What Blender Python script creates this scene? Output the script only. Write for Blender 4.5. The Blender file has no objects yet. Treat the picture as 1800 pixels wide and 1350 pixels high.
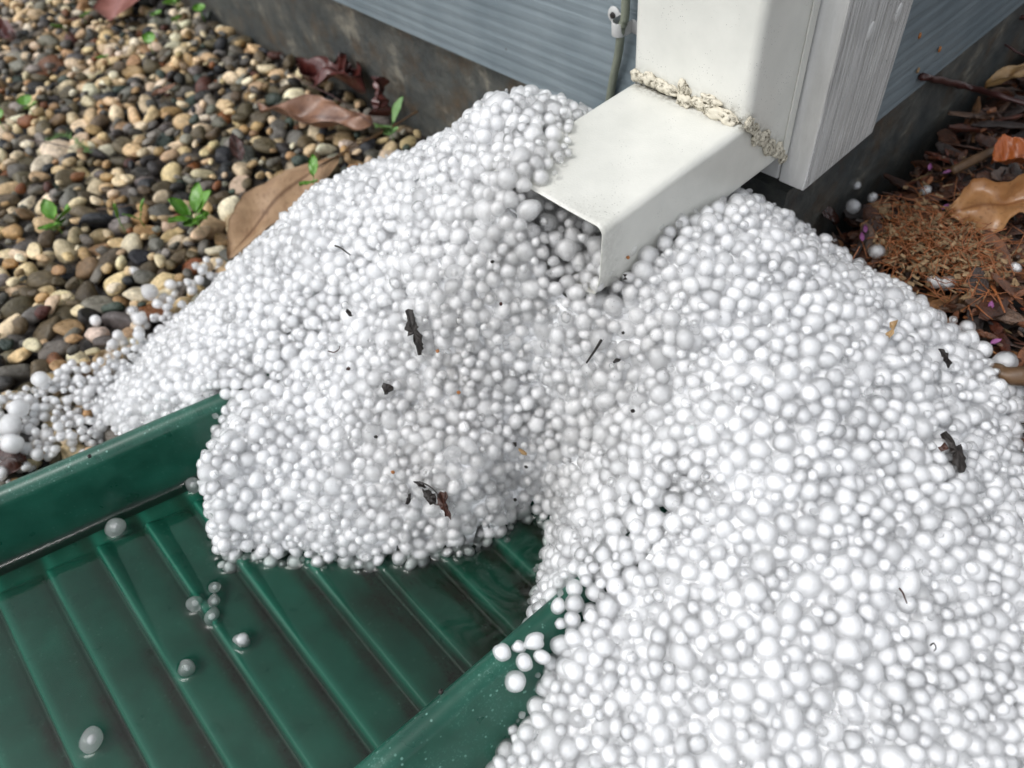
import bpy, math, random
import numpy as np
from mathutils import Vector, Matrix, noise as mnoise
rng = np.random.default_rng(11); random.seed(11)
SC = bpy.context.scene; COL = SC.collection

# ---------------------------------------------------------------- camera
F = 1266.1; CX, CY = 900.0, 675.0                      # photo pixels (1800 x 1350)
Rw = np.array([[0.679, 0.7272, -0.1003], [-0.5176, 0.5711, 0.6371], [0.5206, -0.3807, 0.7642]])
U_, S_, V_ = np.linalg.svd(Rw); Rw = U_ @ V_           # world -> camera
CAM = np.array([0.1908, -0.4105, 0.3141])
cd = bpy.data.cameras.new('camera'); co = bpy.data.objects.new('camera', cd); COL.objects.link(co)
cd.sensor_width = 36; cd.sensor_fit = 'HORIZONTAL'; cd.lens = F / 1800 * 36
cd.clip_start = 0.01; cd.clip_end = 200
mw = np.eye(4); mw[:3, :3] = Rw.T; mw[:3, 3] = CAM
co.matrix_world = Matrix(mw.tolist())
cd.dof.use_dof = True; cd.dof.focus_distance = 0.42; cd.dof.aperture_fstop = 7.5
SC.camera = co

# ---------------------------------------------------------------- light
SUN_EL, SUN_AZ = math.radians(60), math.radians(250)   # azimuth of the light's source, from +X counter-clockwise
w = bpy.data.worlds.new('World'); SC.world = w; w.use_nodes = True
nt = w.node_tree; nt.nodes.clear()
sky = nt.nodes.new('ShaderNodeTexSky'); sky.sky_type = 'NISHITA'; sky.sun_disc = False
sky.sun_elevation = SUN_EL; sky.sun_rotation = math.pi / 2 - SUN_AZ
sky.dust_density = 2.0; sky.air_density = 1.0; sky.ozone_density = 1.0
bw = nt.nodes.new('ShaderNodeRGBToBW'); mx = nt.nodes.new('ShaderNodeMix'); mx.data_type = 'RGBA'
mx.inputs[0].default_value = 0.86                        # overcast: nearly grey
bg = nt.nodes.new('ShaderNodeBackground'); bg.inputs[1].default_value = 0.15
wo = nt.nodes.new('ShaderNodeOutputWorld')
nt.links.new(sky.outputs[0], bw.inputs[0]); nt.links.new(sky.outputs[0], mx.inputs[6]); nt.links.new(bw.outputs[0], mx.inputs[7])
nt.links.new(mx.outputs[2], bg.inputs[0]); nt.links.new(bg.outputs[0], wo.inputs[0])
sd = bpy.data.lights.new('sun', 'SUN'); sd.energy = 0.5; sd.angle = math.radians(22); sd.color = (1, .985, .96)
so = bpy.data.objects.new('sun', sd); COL.objects.link(so)
sv = Vector((math.cos(SUN_EL) * math.cos(SUN_AZ), math.cos(SUN_EL) * math.sin(SUN_AZ), math.sin(SUN_EL)))
so.rotation_euler = sv.to_track_quat('Z', 'Y').to_euler(); so.location = sv * 5
SC.view_settings.view_transform = 'Standard'; SC.view_settings.look = 'None'
SC.view_settings.exposure = 1.12; SC.view_settings.gamma = 1.0; SC.view_settings.use_curve_mapping = False
SC.render.engine = 'CYCLES'
cy = SC.cycles; cy.use_denoising = True; cy.volume_bounces = 14; cy.max_bounces = 24; cy.diffuse_bounces = 20; cy.glossy_bounces = 5
cy.transmission_bounces = 16; cy.transparent_max_bounces = 24; cy.caustics_reflective = False; cy.caustics_refractive = True; cy.blur_glossy = 1.0
cy.sample_clamp_indirect = 10

# ---------------------------------------------------------------- helpers
def ray(p):
    v = np.array([p[0] - CX, -(p[1] - CY), -F]); v /= np.linalg.norm(v); return Rw.T @ v
def at(p, z):                                            # where the sight line of a photo pixel meets the level z
    d = ray(p); return CAM + d * ((z - CAM[2]) / d[2])
def atx(p, x): d = ray(p); return CAM + d * ((x - CAM[0]) / d[0])
def aty(p, y): d = ray(p); return CAM + d * ((y - CAM[1]) / d[1])
def project(P):
    v = (np.atleast_2d(P) - CAM) @ Rw.T; d = -v[:, 2]
    return CX + v[:, 0] * F / d, CY - v[:, 1] * F / d, d

def mk_mesh(name, V, Fc, mat, smooth=True, attrs=None):
    me = bpy.data.meshes.new(name)
    V = np.asarray(V, np.float32)
    if isinstance(Fc, np.ndarray):
        n, k = Fc.shape
        me.vertices.add(len(V)); me.vertices.foreach_set('co', V.ravel())
        me.loops.add(n * k); me.loops.foreach_set('vertex_index', Fc.astype(np.int32).ravel())
        me.polygons.add(n); me.polygons.foreach_set('loop_start', np.arange(0, n * k, k, dtype=np.int32))
        me.update(calc_edges=True)
    else:
        me.from_pydata([tuple(map(float, v)) for v in V], [], [tuple(f) for f in Fc]); me.update()
    if smooth: me.polygons.foreach_set('use_smooth', np.ones(len(me.polygons), bool))
    for k_, (typ, arr) in (attrs or {}).items():
        a = me.attributes.new(k_, typ, 'POINT')
        a.data.foreach_set('color' if typ == 'FLOAT_COLOR' else 'value', np.asarray(arr, np.float32).ravel())
    if mat is not None: me.materials.append(mat)
    return me
def link(name, me, parent=None, loc=None):
    o = bpy.data.objects.new(name, me); COL.objects.link(o)
    if parent is not None: o.parent = parent
    if loc is not None: o.location = loc
    return o
def tag(o, label=None, cat=None, group=None, kind=None):
    if label: o['label'] = label
    if cat: o['category'] = cat
    if group: o['group'] = group
    if kind: o['kind'] = kind
    return o
def empty(name, loc=(0, 0, 0)):
    o = bpy.data.objects.new(name, None); o.location = loc; o.empty_display_size = .02; COL.objects.link(o); return o
def part(name, V, Fc, mat, root, smooth=True, attrs=None):
    V = np.asarray(V, float) - np.array(root.location)
    return link(name, mk_mesh(name, V, Fc, mat, smooth, attrs), root)

def fbm(P, scale, seed=0, octs=3):
    out = np.empty(len(P))
    off = Vector((seed * 7.31, seed * 3.77, seed * 1.93))
    for i, p in enumerate(P): out[i] = mnoise.fractal(Vector(p) * scale + off, 1.0, 2.0, octs)
    return out

class NT:
    def __init__(s, name):
        s.m = bpy.data.materials.new(name); s.m.use_nodes = True; s.t = s.m.node_tree; s.t.nodes.clear()
        s.out = s.n('ShaderNodeOutputMaterial'); s.p = s.n('ShaderNodeBsdfPrincipled')
        s.l(s.p.outputs[0], s.out.inputs[0]); s.tc = s.n('ShaderNodeTexCoord')
    def n(s, t, **k):
        x = s.t.nodes.new(t)
        for a, b in k.items(): setattr(x, a, b)
        return x
    def l(s, a, b): s.t.links.new(a, b)
    def set(s, **k):
        for a, b in k.items(): s.p.inputs[a.replace('_', ' ')].default_value = b
    def noise(s, scale, detail=4, rough=.55, vec=None, dist=0.0):
        x = s.n('ShaderNodeTexNoise'); x.inputs['Scale'].default_value = scale; x.inputs['Detail'].default_value = detail
        x.inputs['Roughness'].default_value = rough; x.inputs['Distortion'].default_value = dist
        s.l(vec if vec is not None else s.tc.outputs['Object'], x.inputs['Vector']); return x.outputs[0]
    def mapping(s, sc=(1, 1, 1), rot=(0, 0, 0)):
        x = s.n('ShaderNodeMapping'); x.inputs['Scale'].default_value = sc; x.inputs['Rotation'].default_value = rot
        s.l(s.tc.outputs['Object'], x.inputs['Vector']); return x.outputs[0]
    def ramp(s, v, stops, interp='LINEAR'):
        x = s.n('ShaderNodeValToRGB'); x.color_ramp.interpolation = interp
        e = x.color_ramp.elements
        while len(e) < len(stops): e.new(.5)
        for el, (p, c) in zip(e, stops):
            el.position = p; el.color = (c if isinstance(c, tuple) else (c, c, c)) + ((1,) if not isinstance(c, tuple) or len(c) == 3 else ())
        s.l(v, x.inputs[0]); return x.outputs[0]
    def mix(s, f, a, b, mode='MIX'):
        x = s.n('ShaderNodeMix', data_type='RGBA', blend_type=mode)
        for sock, v in ((x.inputs[0], f), (x.inputs[6], a), (x.inputs[7], b)):
            if isinstance(v, (int, float)): sock.default_value = v
            elif isinstance(v, tuple): sock.default_value = v + (1,) if len(v) == 3 else v
            else: s.l(v, sock)
        return x.outputs[2]
    def math(s, op, a, b=0.0):
        x = s.n('ShaderNodeMath', operation=op)
        for sock, v in ((x.inputs[0], a), (x.inputs[1], b)):
            if isinstance(v, (int, float)): sock.default_value = v
            else: s.l(v, sock)
        return x.outputs[0]
    def bump(s, h, dist, strength=1.0, prev=None):
        x = s.n('ShaderNodeBump'); x.inputs['Distance'].default_value = dist; x.inputs['Strength'].default_value = strength
        s.l(h, x.inputs['Height'])
        if prev is not None: s.l(prev, x.inputs['Normal'])
        s.l(x.outputs[0], s.p.inputs['Normal']); return x.outputs[0]
    def attr(s, name, out=2):
        x = s.n('ShaderNodeAttribute'); x.attribute_name = name; return x.outputs[out]
    def voro(s, scale, feature='F1', vec=None):
        x = s.n('ShaderNodeTexVoronoi'); x.feature = feature; x.inputs['Scale'].default_value = scale
        s.l(vec if vec is not None else s.tc.outputs['Object'], x.inputs['Vector']); return x.outputs[0]
    def col(s, v):
        if isinstance(v, tuple): s.p.inputs['Base Color'].default_value = v + (1,)
        else: s.l(v, s.p.inputs['Base Color'])

# ---------------------------------------------------------------- materials
M = {}
ICE = (.985, .988, .992)
def lit_through(a, col, k):                              # light soaks through: part of it leaves on the far side
    tr = a.n('ShaderNodeBsdfTranslucent')
    if isinstance(col, tuple): tr.inputs[0].default_value = col + (1,)
    else: a.l(col, tr.inputs[0])
    m = a.n('ShaderNodeMixShader'); m.inputs[0].default_value = k; a.l(a.p.outputs[0], m.inputs[1]); a.l(tr.outputs[0], m.inputs[2]); return m.outputs[0]
def hail_core():
    a = NT('hail_white_core'); n1 = a.noise(260, 4, .65)
    cc = a.mix(a.ramp(n1, [(.35, 0.0), (.7, 1.0)]), ICE, (.955, .962, .97))
    cc = a.mix(a.math('MULTIPLY', a.attr('soil'), a.ramp(a.noise(75, 5, .7), [(.35, .35), (.65, 1.0)])), cc, (.50, .485, .46))   # meltwater grit, and the hollow's shade put into the colour
    a.col(cc); a.set(Roughness=.6); a.p.inputs['Specular IOR Level'].default_value = .1
    a.bump(n1, .0012, .4); a.l(lit_through(a, cc, .25), a.out.inputs[0]); return a.m
def hail_shell(dens):
    # milky to glassy ice; 'clar' 0 = milky, 1 = glassy
    a = NT('hail_clear_shell' if dens > 100 else 'hail_glassy_shell'); c = a.attr('clar')
    n1 = a.noise(210, 3, .6); n2 = a.noise(1300, 2, .6)
    a.col(ICE); a.set(Roughness=.5); a.p.inputs['Specular IOR Level'].default_value = 0
    b = a.bump(n1, .0012, .5); b2 = a.bump(n2, .00022, .45, b)
    body = lit_through(a, ICE, .3)                      # cloudy part of the ice
    tr = a.n('ShaderNodeBsdfTransparent'); tr.inputs[0].default_value = (1, 1, 1, 1)
    m1 = a.n('ShaderNodeMixShader'); f1 = a.math('ADD', a.ramp(c, [(0.0, .78), (.6, .91), (1.0, .96)]), a.math('MULTIPLY', a.math('SUBTRACT', n1, .5), .35)); f1.node.use_clamp = True
    a.l(f1, m1.inputs[0]); a.l(body, m1.inputs[1]); a.l(tr.outputs[0], m1.inputs[2])
    fr = a.n('ShaderNodeFresnel'); fr.inputs[0].default_value = 1.31; a.l(b2, fr.inputs['Normal'])
    gs = a.n('ShaderNodeBsdfGlossy'); a.l(a.ramp(n1, [(.3, .06), (.75, .22)]), gs.inputs['Roughness']); a.l(b2, gs.inputs['Normal'])
    m2 = a.n('ShaderNodeMixShader'); a.l(a.math('MINIMUM', fr.outputs[0], .22), m2.inputs[0]); a.l(m1.outputs[0], m2.inputs[1]); a.l(gs.outputs[0], m2.inputs[2])
    gl = a.n('ShaderNodeBsdfGlass'); gl.inputs['IOR'].default_value = 1.31; gl.inputs['Roughness'].default_value = .06; gl.inputs[0].default_value = (1, 1, 1, 1); a.l(b2, gl.inputs['Normal'])
    m3 = a.n('ShaderNodeMixShader'); a.l(a.ramp(c, [(.40, .0), (.75, .75), (1.0, .9)]), m3.inputs[0]); a.l(m2.outputs[0], m3.inputs[1]); a.l(gl.outputs[0], m3.inputs[2])
    vs = a.n('ShaderNodeVolumeScatter'); vs.inputs['Color'].default_value = (.9994, .9997, .9999, 1); vs.inputs['Density'].default_value = dens; vs.inputs['Anisotropy'].default_value = .5; a.l(vs.outputs[0], a.out.inputs[1])
    a.l(m3.outputs[0], a.out.inputs[0]); return a.m
def hail_packed():
    a = NT('packed_hail'); v = a.voro(135); n = a.noise(240, 4, .6)
    a.col(a.mix(a.ramp(n, [(.35, 0.0), (.7, 1.0)]), (.98, .985, .99), (.92, .93, .94))); a.set(Roughness=.5)
    b = a.bump(a.ramp(v, [(0.0, 1.0), (.35, .8), (.75, 0.0)]), .004, .9); a.bump(n, .0015, .5, b); return a.m
M['core'] = hail_core(); M['shell'] = hail_shell(260); M['glassy'] = hail_shell(140); M['packed'] = hail_packed()
def plain(name, col, rough=.6, var=.15, scale=60, bump=.0004, bscale=300, spec=.5):
    a = NT(name); n = a.noise(scale, 5)
    d = tuple(x * (1 - var) for x in col); e = tuple(min(1, x * (1 + var)) for x in col)
    a.col(a.mix(a.ramp(n, [(.3, 0.0), (.7, 1.0)]), d, e)); a.set(Roughness=rough)
    a.p.inputs['Specular IOR Level'].default_value = spec
    if bump: a.bump(a.noise(bscale, 4), bump, .6)
    return a.m
def pebble_material():
    a = NT('wet_pebble'); c = a.attr('tint', 0)
    n = a.noise(180, 6, .65); n2 = a.noise(900, 3)
    k = a.mix(a.ramp(n, [(.35, 0.0), (.65, 1.0)]), (.62, .60, .56), (1.12, 1.1, 1.08))
    x = a.mix(1.0, c, k, 'MULTIPLY')
    pits = a.ramp(n2, [(.28, 0.0), (.4, 1.0)])
    a.col(a.mix(pits, a.mix(1.0, x, (.45, .36, .26), 'MULTIPLY'), x))
    a.l(a.ramp(a.noise(90, 3), [(.35, .20), (.65, .6)]), a.p.inputs['Roughness'])
    a.p.inputs['Specular IOR Level'].default_value = .35; b = a.bump(n, .0026, .7); a.bump(n2, .0006, .7, b)
    return a.m
M['pebble'] = pebble_material()
def mulch_material():
    a = NT('wet_bark'); c = a.attr('tint', 0)
    st = a.noise(60, 5, .6, a.mapping((1, 1, 1)))
    n = a.noise(500, 4, .7)
    x = a.mix(1.0, c, a.mix(a.ramp(st, [(.35, 0.0), (.65, 1.0)]), (.45, .42, .4), (1.35, 1.3, 1.25)), 'MULTIPLY')
    a.col(a.mix(a.ramp(n, [(.3, .8), (.6, 0.0)]), x, a.mix(1.0, x, (.4, .4, .4), 'MULTIPLY')))
    a.set(Roughness=.42); a.bump(n, .001, .9)
    return a.m
M['mulch'] = mulch_material()
def paint_white():
    a = NT('white_enamel')
    n = a.noise(22, 4, .6)
    base = a.mix(a.ramp(n, [(.35, 0.0), (.7, 1.0)]), (.59, .59, .545), (.68, .675, .625))
    cells = a.voro(620); keep = a.math('ADD', a.noise(38, 3, .7), a.math('MULTIPLY', a.attr('soot'), .22))                       # fine soot specks, clustered
    sp = a.math('MULTIPLY', a.ramp(cells, [(.0, 1.0), (.13, 1.0), (.17, 0.0)]), a.ramp(keep, [(.54, 0.0), (.62, 1.0)]))
    c2 = a.voro(85); k2 = a.noise(19, 2)
    sp2 = a.math('MULTIPLY', a.ramp(c2, [(.0, 1.0), (.018, 1.0), (.03, 0.0)]), a.ramp(k2, [(.5, 0.0), (.55, 1.0)]))
    x = a.mix(a.math('MULTIPLY', sp, .75), base, (.09, .085, .08)); x = a.mix(a.math('MULTIPLY', sp2, .9), x, (.05, .05, .05))
    dirt = a.attr('dirt')
    dm = a.math('MULTIPLY', dirt, a.ramp(a.noise(230, 6, .75), [(.42, .12), (.56, 1.0)]))
    a.col(a.mix(dm, x, (.085, .068, .035)))
    a.set(Roughness=.38); a.p.inputs['Coat Weight'].default_value = .15
    b = a.bump(a.noise(700, 3), .00018, .8); a.bump(a.noise(40, 2), .0012, .25, b)
    return a.m
M['enamel'] = paint_white()
def siding_mat(ax):
    a = NT('siding_paint_' + ax)
    sc = (5, 60, 190) if ax == 'left' else (60, 5, 190)
    n = a.noise(1.0, 3, .55, a.mapping(sc), 1.2)
    wv = a.n('ShaderNodeTexWave', wave_type='BANDS', bands_direction='Z'); wv.inputs['Scale'].default_value = 30
    wv.inputs['Distortion'].default_value = 3.0; wv.inputs['Detail'].default_value = 3; wv.inputs['Detail Scale'].default_value = .7
    a.l(a.mapping((.3, 1, 1) if ax == 'left' else (1, .3, 1)), wv.inputs[0])
    blot = a.noise(9, 4, .6)
    base = a.mix(a.ramp(blot, [(.35, 0.0), (.65, 1.0)]), (.13, .165, .185), (.20, .24, .26))
    x = a.mix(a.math('MULTIPLY', a.ramp(wv.outputs[0], [(.0, 1.0), (.35, 0.0)]), .22), base, (.06, .078, .09))
    dirt = a.math('MULTIPLY', a.ramp(a.voro(60), [(.0, 1.0), (.05, 1.0), (.07, 0.0)]), a.ramp(a.noise(14, 2), [(.52, 0.0), (.56, 1.0)]))
    a.col(a.mix(dirt, x, (.04, .03, .02)))
    a.set(Roughness=.34)
    b = a.bump(wv.outputs[0], .0009, .32); a.bump(n, .0009, .7, b)
    return a.m
M['siding_l'] = siding_mat('left'); M['siding_r'] = siding_mat('right')
def trim_mat(grain):
    a = NT('trim_paint' + ('_grained' if grain else '_smooth'))
    base = a.mix(a.ramp(a.noise(30, 5), [(.35, 0.0), (.7, 1.0)]), (.52, .52, .51), (.63, .63, .615))
    sp = a.math('MULTIPLY', a.ramp(a.voro(120), [(.0, 1.0), (.05, 1.0), (.08, 0.0)]), a.ramp(a.noise(35, 2), [(.52, 0.0), (.57, 1.0)]))
    base = a.mix(a.math('MULTIPLY', sp, .85), base, (.06, .055, .05))
    ed = a.attr('dirt'); base = a.mix(a.math('MULTIPLY', ed, a.ramp(a.noise(140, 4), [(.4, .15), (.6, 1.0)])), base, (.14, .11, .07))
    a.col(base); a.set(Roughness=.5)
    if grain:
        g = a.noise(1.0, 3, .5, a.mapping((30, 420, 5)), .25)
        g2 = a.noise(1.0, 4, .6, a.mapping((60, 900, 18)), .15)
        a.col(a.mix(a.ramp(g, [(.40, 0.0), (.52, 1.0)]), a.mix(1.0, base, (.86, .85, .83), 'MULTIPLY'), base)); b = a.bump(g, .0055, 1.0); a.bump(g2, .0014, .8, b)  # grain lines darkened in colour, standing in for the relief's weak shading
    else:
        g = a.noise(1.0, 4, .6, a.mapping((120, 40, 500)), 2.0)
        cr = a.ramp(a.noise(90, 5, .7, None, 2.5), [(.47, 1.0), (.495, 0.0), (.52, 1.0)])
        b = a.bump(cr, .0005, .35); a.bump(a.noise(600, 3), .0003, .6, b)
    return a.m
M['trim_g'] = trim_mat(True); M['trim_s'] = trim_mat(False)
def concrete():
    a = NT('wet_concrete')
    n = a.noise(15, 7, .7, None, .15); n2 = a.noise(110, 5, .7)
    x = a.mix(a.ramp(n, [(.40, 0.0), (.55, .25), (.62, 1.0)]), (.048, .056, .057), (.23, .215, .175))
    x = a.mix(a.ramp(a.noise(26, 5, .7), [(.5, 0.0), (.68, .8)]), x, (.085, .055, .03))
    a.col(a.mix(a.ramp(n2, [(.4, 0.0), (.7, .5)]), x, (.02, .02, .018)))
    a.set(Roughness=.45); b = a.bump(n, .006, .5); a.bump(n2, .0016, .7, b)
    return a.m
M['concrete'] = concrete()
M['soil'] = plain('dark_wet_soil', (.018, .013, .009), .5, .4, 80, .004, 120)
def green_plastic(wet):
    a = NT('green_plastic' + ('_under_water' if wet else ''))
    n = a.noise(30, 4); sp = a.noise(1500, 6, .95)
    x = a.mix(a.ramp(n, [(.35, 0.0), (.7, 1.0)]), (.005, .052, .033), (.009, .088, .057))
    x = a.mix(a.ramp(sp, [(.52, 0.0), (.70, .20 if wet else .10)]), x, (.030, .17, .125))
    if wet: a.p.inputs['Specular IOR Level'].default_value = .12
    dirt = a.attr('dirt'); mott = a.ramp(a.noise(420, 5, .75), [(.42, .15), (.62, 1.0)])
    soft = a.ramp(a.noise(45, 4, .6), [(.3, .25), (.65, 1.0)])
    x = a.mix(a.math('MULTIPLY', a.attr('edge'), .75), x, (.016, .15, .10))  # lighter green painted along the rib crests in place of a highlight
    x = a.mix(a.math('MULTIPLY', a.math('MULTIPLY', dirt, a.ramp(soft, [(0, .45), (1, 1.0)])), .95), x, (.014, .014, .008))  # dirt; on the ribbed floor it also carries the ribs' shading
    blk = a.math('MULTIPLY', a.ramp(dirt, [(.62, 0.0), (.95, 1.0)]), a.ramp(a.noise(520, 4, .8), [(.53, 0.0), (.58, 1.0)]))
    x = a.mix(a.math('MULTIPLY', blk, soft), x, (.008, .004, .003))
    scale = a.attr('scale')
    ws = a.math('MULTIPLY', a.math('MULTIPLY', a.ramp(a.voro(230), [(.0, 1.0), (.12, 1.0), (.2, 0.0)]), a.ramp(a.noise(55, 3, .6), [(.44, 0.0), (.56, 1.0)])), scale)
    streak = a.math('MULTIPLY', a.ramp(a.noise(650, 5, .8), [(.56, 0.0), (.66, 1.0)]), a.math('MULTIPLY', a.ramp(a.noise(30, 3), [(.46, 0.0), (.6, 1.0)]), scale))
    x = a.mix(a.math('MULTIPLY', a.math('MAXIMUM', ws, a.math('MULTIPLY', streak, .8)), .7), x, (.18, .36, .30))
    a.col(x); a.l(a.ramp(a.noise(60, 3), [(.3, .26), (.7, .42)]), a.p.inputs['Roughness'])
    a.bump(a.noise(1500, 2), .0001, .3)
    return a.m
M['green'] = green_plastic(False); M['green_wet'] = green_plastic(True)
def water_mat():
    a = NT('clear_water'); a.t.nodes.remove(a.p)
    fr = a.n('ShaderNodeFresnel'); fr.inputs[0].default_value = 1.33
    tr = a.n('ShaderNodeBsdfTransparent'); tr.inputs[0].default_value = (.86, .90, .88, 1)
    gl = a.n('ShaderNodeBsdfGlossy'); gl.inputs['Roughness'].default_value = .015
    mxs = a.n('ShaderNodeMixShader'); a.l(fr.outputs[0], mxs.inputs[0]); a.l(tr.outputs[0], mxs.inputs[1]); a.l(gl.outputs[0], mxs.inputs[2])
    b = a.n('ShaderNodeBump'); b.inputs['Distance'].default_value = .0003; b.inputs['Strength'].default_value = .12
    a.l(a.noise(38, 2), b.inputs['Height']); a.l(b.outputs[0], gl.inputs['Normal']); a.l(b.outputs[0], fr.inputs['Normal'])
    a.l(mxs.outputs[0], a.out.inputs[0]); return a.m
M['water'] = water_mat()
def caulk_mat():
    a = NT('old_sealant'); d = a.attr('dirt')
    n = a.noise(420, 5, .7, None, .6)
    f = a.math('MULTIPLY', a.ramp(n, [(.42, 0.0), (.6, 1.0)]), d)
    a.col(a.mix(f, (.60, .555, .45), (.07, .058, .03))); a.set(Roughness=.6); a.bump(n, .0007, .7)
    return a.m
M['caulk'] = caulk_mat()
def leaf_mat(name, c1, c2, vein, rough=.4):
    a = NT(name); n = a.noise(55, 5, .6)
    x = a.mix(a.ramp(n, [(.3, 0.0), (.7, 1.0)]), c1, c2)
    x = a.mix(a.ramp(a.noise(240, 4, .7), [(.58, 0.0), (.7, .6)]), x, tuple(v * .35 for v in c1))
    x = a.mix(a.attr('vein'), x, vein); a.col(x); a.set(Roughness=rough)
    a.bump(a.noise(220, 4), .0012, .5); return a.m
M['leaf_tan'] = leaf_mat('tan_leaf', (.26, .155, .085), (.38, .25, .145), (.11, .05, .02))
M['leaf_orange'] = leaf_mat('orange_brown_leaf', (.26, .12, .045), (.36, .19, .08), (.17, .07, .025), .3)
M['leaf_bright'] = leaf_mat('bright_orange_leaf', (.32, .075, .015), (.42, .13, .03), (.2, .05, .01), .3)
M['leaf_red'] = leaf_mat('pink_red_leaf', (.24, .085, .065), (.36, .15, .12), (.16, .04, .04), .3)
M['leaf_maroon'] = leaf_mat('maroon_leaf', (.045, .010, .008), (.10, .025, .02), (.03, .008, .008), .3)
M['leaf_pink'] = leaf_mat('faded_pink_brown_leaf', (.16, .08, .05), (.28, .15, .09), (.09, .035, .02))
M['leaf_dark'] = leaf_mat('dark_brown_leaf', (.03, .010, .006), (.055, .018, .012), (.02, .008, .005), .25)
M['leaf_yellow'] = leaf_mat('yellow_brown_leaf', (.22, .13, .05), (.34, .22, .10), (.12, .06, .02))
M['weed'] = leaf_mat('fresh_green_leaf', (.075, .20, .018), (.14, .32, .035), (.12, .28, .05), .35)
M['weed_pale'] = leaf_mat('pale_green_leaf', (.10, .20, .055), (.16, .29, .09), (.12, .24, .08), .35)
M['twig'] = plain('dark_red_twig', (.045, .014, .012), .4, .3, 90)
M['twig_brown'] = plain('brown_twig', (.10, .055, .025), .5, .3, 90)
M['bark'] = plain('black_bark', (.011, .007, .005), .55, .5, 250, .0012, 420)
M['bark_red'] = plain('reddish_bark', (.045, .014, .007), .5, .5, 250, .0012, 420)
M['needle'] = plain('rusty_needle', (.26, .09, .03), .5, .3, 90)
M['moss'] = plain('straw_fibre', (.24, .16, .085), .8, .5, 320)
M['petal'] = plain('purple_petal', (.24, .08, .21), .5, .2, 90)
M['seed'] = plain('orange_seed', (.32, .12, .03), .5, .2, 90)
M['cable'] = plain('olive_cable', (.17, .185, .14), .45, .2, 60)
M['clip'] = plain('painted_clip', (.46, .46, .45), .45, .12, 60)

# ---------------------------------------------------------------- ground heights
CREST = -.072; WATER = -.1262
def smooth(t): t = np.clip(t, 0, 1); return t * t * (3 - 2 * t)
def ground_z(x, y):
    x = np.asarray(x, float); y = np.asarray(y, float)
    g = -.148 + .056 * smooth((x + .02) / .03) * smooth((y + .30) / .16)
    g = g + .020 * smooth((y - .30) / .12) * smooth((x - .06) / .1)
    return g
def grid_mesh(x0, x1, y0, y1, nx, ny, zf):
    X, Y = np.meshgrid(np.linspace(x0, x1, nx), np.linspace(y0, y1, ny)); Z = zf(X, Y)
    V = np.stack([X.ravel(), Y.ravel(), Z.ravel()], 1)
    i = np.arange((nx - 1) * (ny - 1)); a = (i // (nx - 1)) * nx + i % (nx - 1)
    return V, np.stack([a, a + 1, a + nx + 1, a + nx], 1)
# one ground sheet reaching the horizon, dense near the scene
gx = np.r_[-60, -20, -8, -4, -2.5, np.linspace(-1.7, .7, 241), 1.2, 3, 8, 20, 60]
gy = np.r_[-60, -20, -8, -3, -1.5, np.linspace(-.9, .9, 181), 1.5, 3, 8, 20, 60]
X, Y = np.meshgrid(gx, gy); Z = ground_z(X, Y) - .012
near = (np.abs(X) < 1.8) & (np.abs(Y) < 1)
nz = fbm(np.stack([X[near], Y[near], 0 * X[near]], 1), 22, 2, 4); Z[near] += .006 * nz
i = np.arange((len(gx) - 1) * (len(gy) - 1)); a_ = (i // (len(gx) - 1)) * len(gx) + i % (len(gx) - 1)
tag(link('ground', mk_mesh('ground', np.stack([X.ravel(), Y.ravel(), Z.ravel()], 1), np.stack([a_, a_ + 1, a_ + len(gx) + 1, a_ + len(gx)], 1), M['soil'])),
    'dark wet soil under the gravel and the mulch', kind='structure')

# ---------------------------------------------------------------- house
def box(x0, x1, y0, y1, z0, z1):
    V = [(x, y, z) for z in (z0, z1) for y in (y0, y1) for x in (x0, x1)]
    return V, [(0, 2, 3, 1), (4, 5, 7, 6), (0, 1, 5, 4), (2, 6, 7, 3), (0, 4, 6, 2), (1, 3, 7, 5)]
house = empty('house', (-.3, .3, -.15))
tag(house, 'blue grey lap sided house corner with white trim on a dark concrete foundation', 'house')
V, Fc = box(-4.2, -.022, .022, 4.2, -.35, -.024); part('foundation', V, Fc, M['concrete'], house, False)
# lap siding: each course a thin wedge, bottom edge proud
def courses(side):
    Vs, Fs = [], []
    z = -.020 if side == 'left' else -.0085
    k = 0
    while z < 2.6:
        z1 = z + .178; t0, t1 = .015, .006
        for (za, zb, ta, tb) in ((z, z1, t0, t1),):
            if side == 'left':
                q = [(-4.2, .026 - ta - .0, za), (-.088, .026 - ta, za), (-.088, .026 - tb, zb), (-4.2, .026 - tb, zb),
                     (-4.2, .035, za), (-.088, .035, za), (-.088, .035, zb), (-4.2, .035, zb)]
            else:
                q = [(-.026 + ta, .0885, za), (-.026 + ta, 4.2, za), (-.026 + tb, 4.2, zb), (-.026 + tb, .0885, zb),
                     (-.035, .0885, za), (-.035, 4.2, za), (-.035, 4.2, zb), (-.035, .0885, zb)]
            b = len(Vs); Vs += q
            Fs += [tuple(b + j for j in f) for f in ((0, 1, 2, 3), (7, 6, 5, 4), (0, 4, 5, 1), (3, 2, 6, 7), (0, 3, 7, 4), (1, 5, 6, 2))]
        z = z1 - .0005 * 0; k += 1
    return Vs, Fs
for s_, m_ in (('left', 'siding_l'), ('right', 'siding_r')):
    V, Fc = courses(s_); o = part('siding', V, Fc, M[m_], house, False)
V, Fc = box(-4.1, -.036, .036, 4.1, -.02, 2.66); part('wall_core', V, Fc, M['soil'], house, False)
def bevel(o, w=.0012, seg=2):
    m = o.modifiers.new('bevel', 'BEVEL'); m.width = w; m.segments = seg; m.limit_method = 'ANGLE'
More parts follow.
